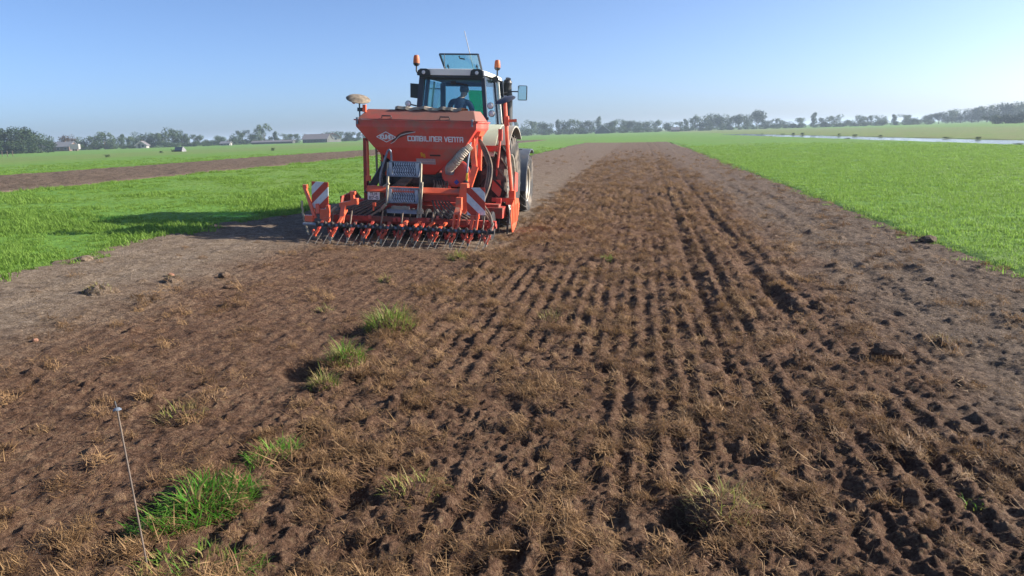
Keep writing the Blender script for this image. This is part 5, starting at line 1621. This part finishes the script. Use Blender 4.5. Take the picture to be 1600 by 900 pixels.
for i, px in enumerate(range(122, 690, 14)):
    if 88 < px < 120 or 214 < px < 232 or 470 < px < 535: continue
    tree(px + random.uniform(-3, 3), random.uniform(6, 10), 'bush' if i % 3 else 'hedge', random.uniform(322, 338) + (px > 330) * 30, 1.9, PL)
for i, px in enumerate(range(690, 990, 13)):
    k = ('round', 'willow', 'round', 'dark', 'poplar')[i % 5]
    tree(px + random.uniform(-3, 3), random.uniform(17, 24), k, random.uniform(400, 440), 1.15 if k != 'poplar' else .8, PR)
for i, px in enumerate(range(815, 1000, 15)):
    tree(px + random.uniform(-3, 3), random.uniform(10, 14), 'bush', random.uniform(385, 398), 1.7, PR)
for px, h, k, w in ((996, 18, 'round', 1.2), (1012, 18, 'round', 1.2), (1028, 17, 'willow', 1.2), (1044, 15, 'round', 1.3), (1062, 14, 'willow', 1.3), (1076, 18, 'willow', 1.1), (1087, 22, 'willow', .9), (1098, 21, 'round', 1.2), (1112, 24, 'round', 1.1), (1126, 24, 'round', 1.1), (1140, 19, 'round', 1.2),
                    (1154, 22, 'dark', 1.1), (1168, 21, 'round', 1.1), (1183, 27, 'dark', .95), (1198, 15, 'bush', 1.6), (1214, 14, 'willow', 1.4), (1230, 13, 'bush', 1.8), (1250, 14, 'willow', 1.4), (1271, 20, 'poplar', .9), (1288, 14, 'round', 1.4), (1306, 16, 'willow', 1.3), (1324, 13, 'bush', 1.8), (1345, 15, 'round', 1.3), (1362, 14, 'willow', 1.4), (1380, 14, 'round', 1.4), (1398, 14, 'poplar', 1.1), (1414, 14, 'willow', 1.4), (1434, 12, 'bush', 1.9)):
    tree(px, h, k, 440 + random.uniform(-15, 15), w, PW)
for i, px in enumerate(range(1000, 1450, 16)):
    tree(px + random.uniform(-4, 4), random.uniform(6, 10), 'bush' if i % 3 else 'hedge', random.uniform(405, 420), 1.9, PW)
PH = 'on the wooded rise across the canal'
for i, px in enumerate(range(1452, 1660, 13)):
    tree(px + random.uniform(-3, 3), 11 + min(1, (px - 1440) / 90) * 11 + random.uniform(-2, 3), ('round', 'dark', 'round', 'willow')[i % 4], 470 + random.uniform(-12, 12), 1.25, PH)
for px, h in ((1552, 14), (1572, 17), (1594, 18), (1616, 19), (1640, 18)):
    tree(px, h, 'hedge', 300, 1.6, 'near the bank across the canal')

# farm buildings
mt['tile'] = plain('grey_roof_tiles', (.13, .12, .13), .8, var=.2, scale=2)
mt['redtile'] = plain('brown_roof_tiles', (.20, .10, .07), .8, var=.2, scale=2)
mt['sheet'] = plain('grey_sheet_roof', (.15, .155, .17), .6, var=.15, scale=1)
mt['brickwall'] = plain('brown_brick_wall', (.13, .085, .07), .9, var=.15, scale=2)
mt['whitewall'] = plain('white_rendered_wall', (.27, .268, .26), .8, var=.1, scale=1)
mt['darkwall'] = plain('dark_boarded_wall', (.06, .065, .06), .8, var=.2, scale=2)
mt['pane'] = plain('dark_window_glass', (.03, .04, .05), .1, var=.1)
def house(px, dist, w, dpt, hw, hr, roof_m, wall_m, yaw, label, name='farmhouse', gable=False, nwin=4, trim=False):
    """ridge along local x; w long, dpt deep, hw eaves, hr ridge height; gable: the gable end faces the field"""
    p = at(brg(px), dist)
    r_ = empty(name, (p.x, p.y, ground_at(p) - .05), (0, 0, R(yaw)))
    r_.scale = (.74, .74, .74)
    def part(mb, nm, mat, par=r_):
        o = bpy.data.objects.new(nm, mb.mesh(nm, mt[mat])); COL.objects.link(o); o.parent = par; return o
    m_ = MB()
    m_.add([(-w / 2, -dpt / 2, 0), (w / 2, -dpt / 2, 0), (w / 2, dpt / 2, 0), (-w / 2, dpt / 2, 0), (-w / 2, -dpt / 2, hw), (w / 2, -dpt / 2, hw), (w / 2, dpt / 2, hw), (-w / 2, dpt / 2, hw), (-w / 2, 0, hr), (w / 2, 0, hr)],
           [(0, 1, 5, 4), (2, 3, 7, 6), (1, 2, 6, 9, 5), (3, 0, 4, 8, 7)])
    part(m_, 'wall', wall_m)
    m_ = MB(); e = .5; sl = (hr - hw) / (dpt / 2)
    for s_ in (-1, 1):
        y0, z0 = s_ * (dpt / 2 + e), hw - sl * e + .12
        m_.add([(-w / 2 - e, y0, z0), (w / 2 + e, y0, z0), (w / 2 + e, 0, hr + .12), (-w / 2 - e, 0, hr + .12), (-w / 2 - e, y0, z0 + .18), (w / 2 + e, y0, z0 + .18), (w / 2 + e, 0, hr + .30), (-w / 2 - e, 0, hr + .30)],
               [(0, 3, 2, 1), (4, 5, 6, 7), (0, 1, 5, 4), (1, 2, 6, 5), (3, 0, 4, 7), (2, 3, 7, 6)])
    rf_ = part(m_, 'roof', roof_m)
    if trim:
        m_ = MB()
        for gx_ in (-w / 2 - e - .06, w / 2 + e + .06):
            for s_ in (-1, 1): m_.beam((gx_, s_ * (dpt / 2 + e), hw - sl * e + .2), (gx_, 0, hr + .25), .12, .45)
        part(m_, 'verge_board', 'whitewall', rf_)
    m_ = MB(); m_.box((w * .22, 0, hr + .25), (.5, .5, .7)); part(m_, 'chimney', 'brickwall', rf_)
    for i in range(nwin):
        x = -w / 2 + w * (i + .5) / nwin
        m_ = MB(); m_.box((x, -dpt / 2 - .02, hw * .55), (1.4, .10, min(1.3, hw * .5))); f_ = part(m_, 'window', 'whitewall')
        m_ = MB(); m_.box((x, -dpt / 2 - .08, hw * .55), (1.15, .03, min(1.05, hw * .4))); part(m_, 'pane', 'pane', f_)
    m_ = MB(); m_.box((w / 2 + .02, -dpt * .15, 1.1), (.1, 1.1, 2.2)); part(m_, 'door', 'darkwall')
    if gable:
        m_ = MB(); m_.box((w / 2 + .03, dpt * .18, hw * .8), (.1, 1.3, 1.3)); f_ = part(m_, 'window', 'whitewall')
        m_ = MB(); m_.box((w / 2 + .09, dpt * .18, hw * .8), (.03, 1.05, 1.05)); part(m_, 'pane', 'pane', f_)
    tag(r_, label, 'house' if name == 'farmhouse' else 'barn')
    return r_
house(92, 300, 13, 8, 2.0, 4.0, 'sheet', 'brickwall', 12, 'long low barn with grey sheet roof beside the far left wood', 'barn')
house(222, 320, 6, 5, 1.5, 3.4, 'tile', 'whitewall', -68, 'small house with white gable between the left trees', gable=True, nwin=3, trim=True)
house(353, 330, 5, 4, 1.1, 2.0, 'sheet', 'whitewall', 10, 'low white shed among the trees left of the big barn', 'barn', nwin=3)
house(427, 345, 24, 5, 1.0, 1.8, 'tile', 'darkwall', 8, 'very long dark shed in front of the willows', 'barn', nwin=8)
house(496, 330, 14, 10, 2.0, 4.6, 'tile', 'darkwall', 6, 'dark farm barn with broad grey roof left of the drill', 'barn', nwin=4)
house(519, 338, 7, 9, 2.4, 4.9, 'redtile', 'whitewall', -60, 'brown roofed farmhouse with pale gable beside the dark barn', gable=True, nwin=3)
house(941, 375, 8, 9, 1.6, 5.2, 'tile', 'darkwall', -82, 'dark gabled house with white roof edges beyond the strip', gable=True, nwin=2, trim=True)
house(1055, 400, 5, 4, 1.4, 2.8, 'tile', 'brickwall', 5, 'small brown roofed house half hidden by trees across the canal', nwin=3)

# white livestock trailer beside the barn
p = at(brg(117), 285)
vt = empty('livestock_trailer', (p.x, p.y, ground_at(p)), (0, 0, R(20)))
tag(vt, 'white box trailer parked beside the long low barn', 'trailer')
for nm, mat, fn in (('body', 'whitewall', lambda m_: m_.prism([(-1.3, .5), (1.3, .5), (1.3, 2.0), (1.15, 2.2), (-1.3, 2.2)], 'y', -.9, .9)), ('drawbar', 'dark', lambda m_: m_.beam((1.3, 0, .6), (2.4, 0, .55), .1)),
                    ('wheel', 'rubber', lambda m_: m_.lathe([(0, -.1), (.33, -.1), (.33, .1), (0, .1)], (-.2, -.95, .33), (0, 1, 0), 16)), ('wheel', 'rubber', lambda m_: m_.lathe([(0, -.1), (.33, -.1), (.33, .1), (0, .1)], (-.2, .95, .33), (0, 1, 0), 16))):
    m_ = MB(); fn(m_); o = bpy.data.objects.new(nm, m_.mesh(nm, mt[mat])); COL.objects.link(o); o.parent = vt
# grey sheeted feeder in the left meadow
p = at(brg(280), 150)
fd = empty('feed_trough', (p.x, p.y, ground_at(p)), (0, 0, R(-8)))
tag(fd, 'low grey sheet covered trough out in the left meadow', 'trough')
m_ = MB(); m_.prism([(-.6, .0), (.6, .0), (.5, .35), (-.1, .85), (-.25, .85)], 'x', -.85, .85); o = bpy.data.objects.new('cover', m_.mesh('cover', mt['sheet'])); COL.objects.link(o); o.parent = fd
m_ = MB(); m_.box((0, -.62, .12), (1.8, .06, .24)); o = bpy.data.objects.new('kerb_board', m_.mesh('kerb_board', mt['bark'])); COL.objects.link(o); o.parent = fd
# fence at the far left
fn = empty('wire_fence', tuple(at(brg(-5), 170)), (0, 0, R(-20)))
fn.location.z = ground_at(fn.location)
tag(fn, 'short run of wire fence before the far left wood', 'fence')
for i in range(6):
    m_ = MB(); m_.tube([(-4 + i * 1.8, 0, -.1), (-4 + i * 1.8, 0, 1.1)], .06, 6); o = bpy.data.objects.new('post', m_.mesh('post', mt['bark'])); COL.objects.link(o); o.parent = fn
m_ = MB()
for z in (.45, .95): m_.tube([(-4, -.06, z), (5, -.06, z)], .012, 5)
o = bpy.data.objects.new('wire', m_.mesh('wire', mt['steel'])); COL.objects.link(o); o.parent = fn

# weedy clumps along the canal and in the left meadow
def reed(x, y, h, w, label, group=None, mat='leaf_c'):
    me = random.choice(KINDS['willow'])
    o = bpy.data.objects.new('reed_clump', me); COL.objects.link(o)
    o.location = (x, y, ground_at(Vector((x, y, 0))) - .03); o.scale = (w, w, h); o.rotation_euler = (0, 0, random.uniform(0, 6))
    tag(o, label, 'reeds', group)
for i in range(14):
    y = 62 + i * 9.5 + random.uniform(-2, 2); far = i % 4 != 0
    x = float(canal_near(y)) + (CAN_W + .7 if far else -.8) + random.uniform(-.3, .3)
    reed(x, y, random.uniform(.15, .45) * (1.0 if far else .5), random.uniform(.5, 1.3), 'dark weed clump on the %s bank of the canal' % ('far' if far else 'near'), 'weed clumps on the %s canal bank' % ('far' if far else 'near'))
for px, d_, h in ((164, 95, .35), (250, 130, .4), (268, 148, .5), (425, 110, .45)):
    p = at(brg(px), d_); reed(p.x, p.y, h, random.uniform(.5, 1.0), 'dark weed clump standing in the left meadow', 'weed clumps in the left meadow')

# ------------------------------------------------------------------ haze
hz = MB(); hz.box((0, 1700, 6.), (9000, 8000, 18.))
m = bpy.data.materials.new('pale_air'); m.use_nodes = True
m.node_tree.nodes.clear()
ho = m.node_tree.nodes.new('ShaderNodeOutputMaterial'); pv = m.node_tree.nodes.new('ShaderNodeVolumePrincipled')
pv.inputs['Color'].default_value = (.64, .81, 1., 1); pv.inputs['Density'].default_value = .00050; pv.inputs['Anisotropy'].default_value = .2
m.node_tree.links.new(pv.outputs[0], ho.inputs['Volume'])
hzo = hz.build('haze', m)
tag(hzo, 'thin pale morning haze over the fields', 'haze', kind='stuff')

for o in bpy.data.objects:
    if '_o' in o: del o['_o']
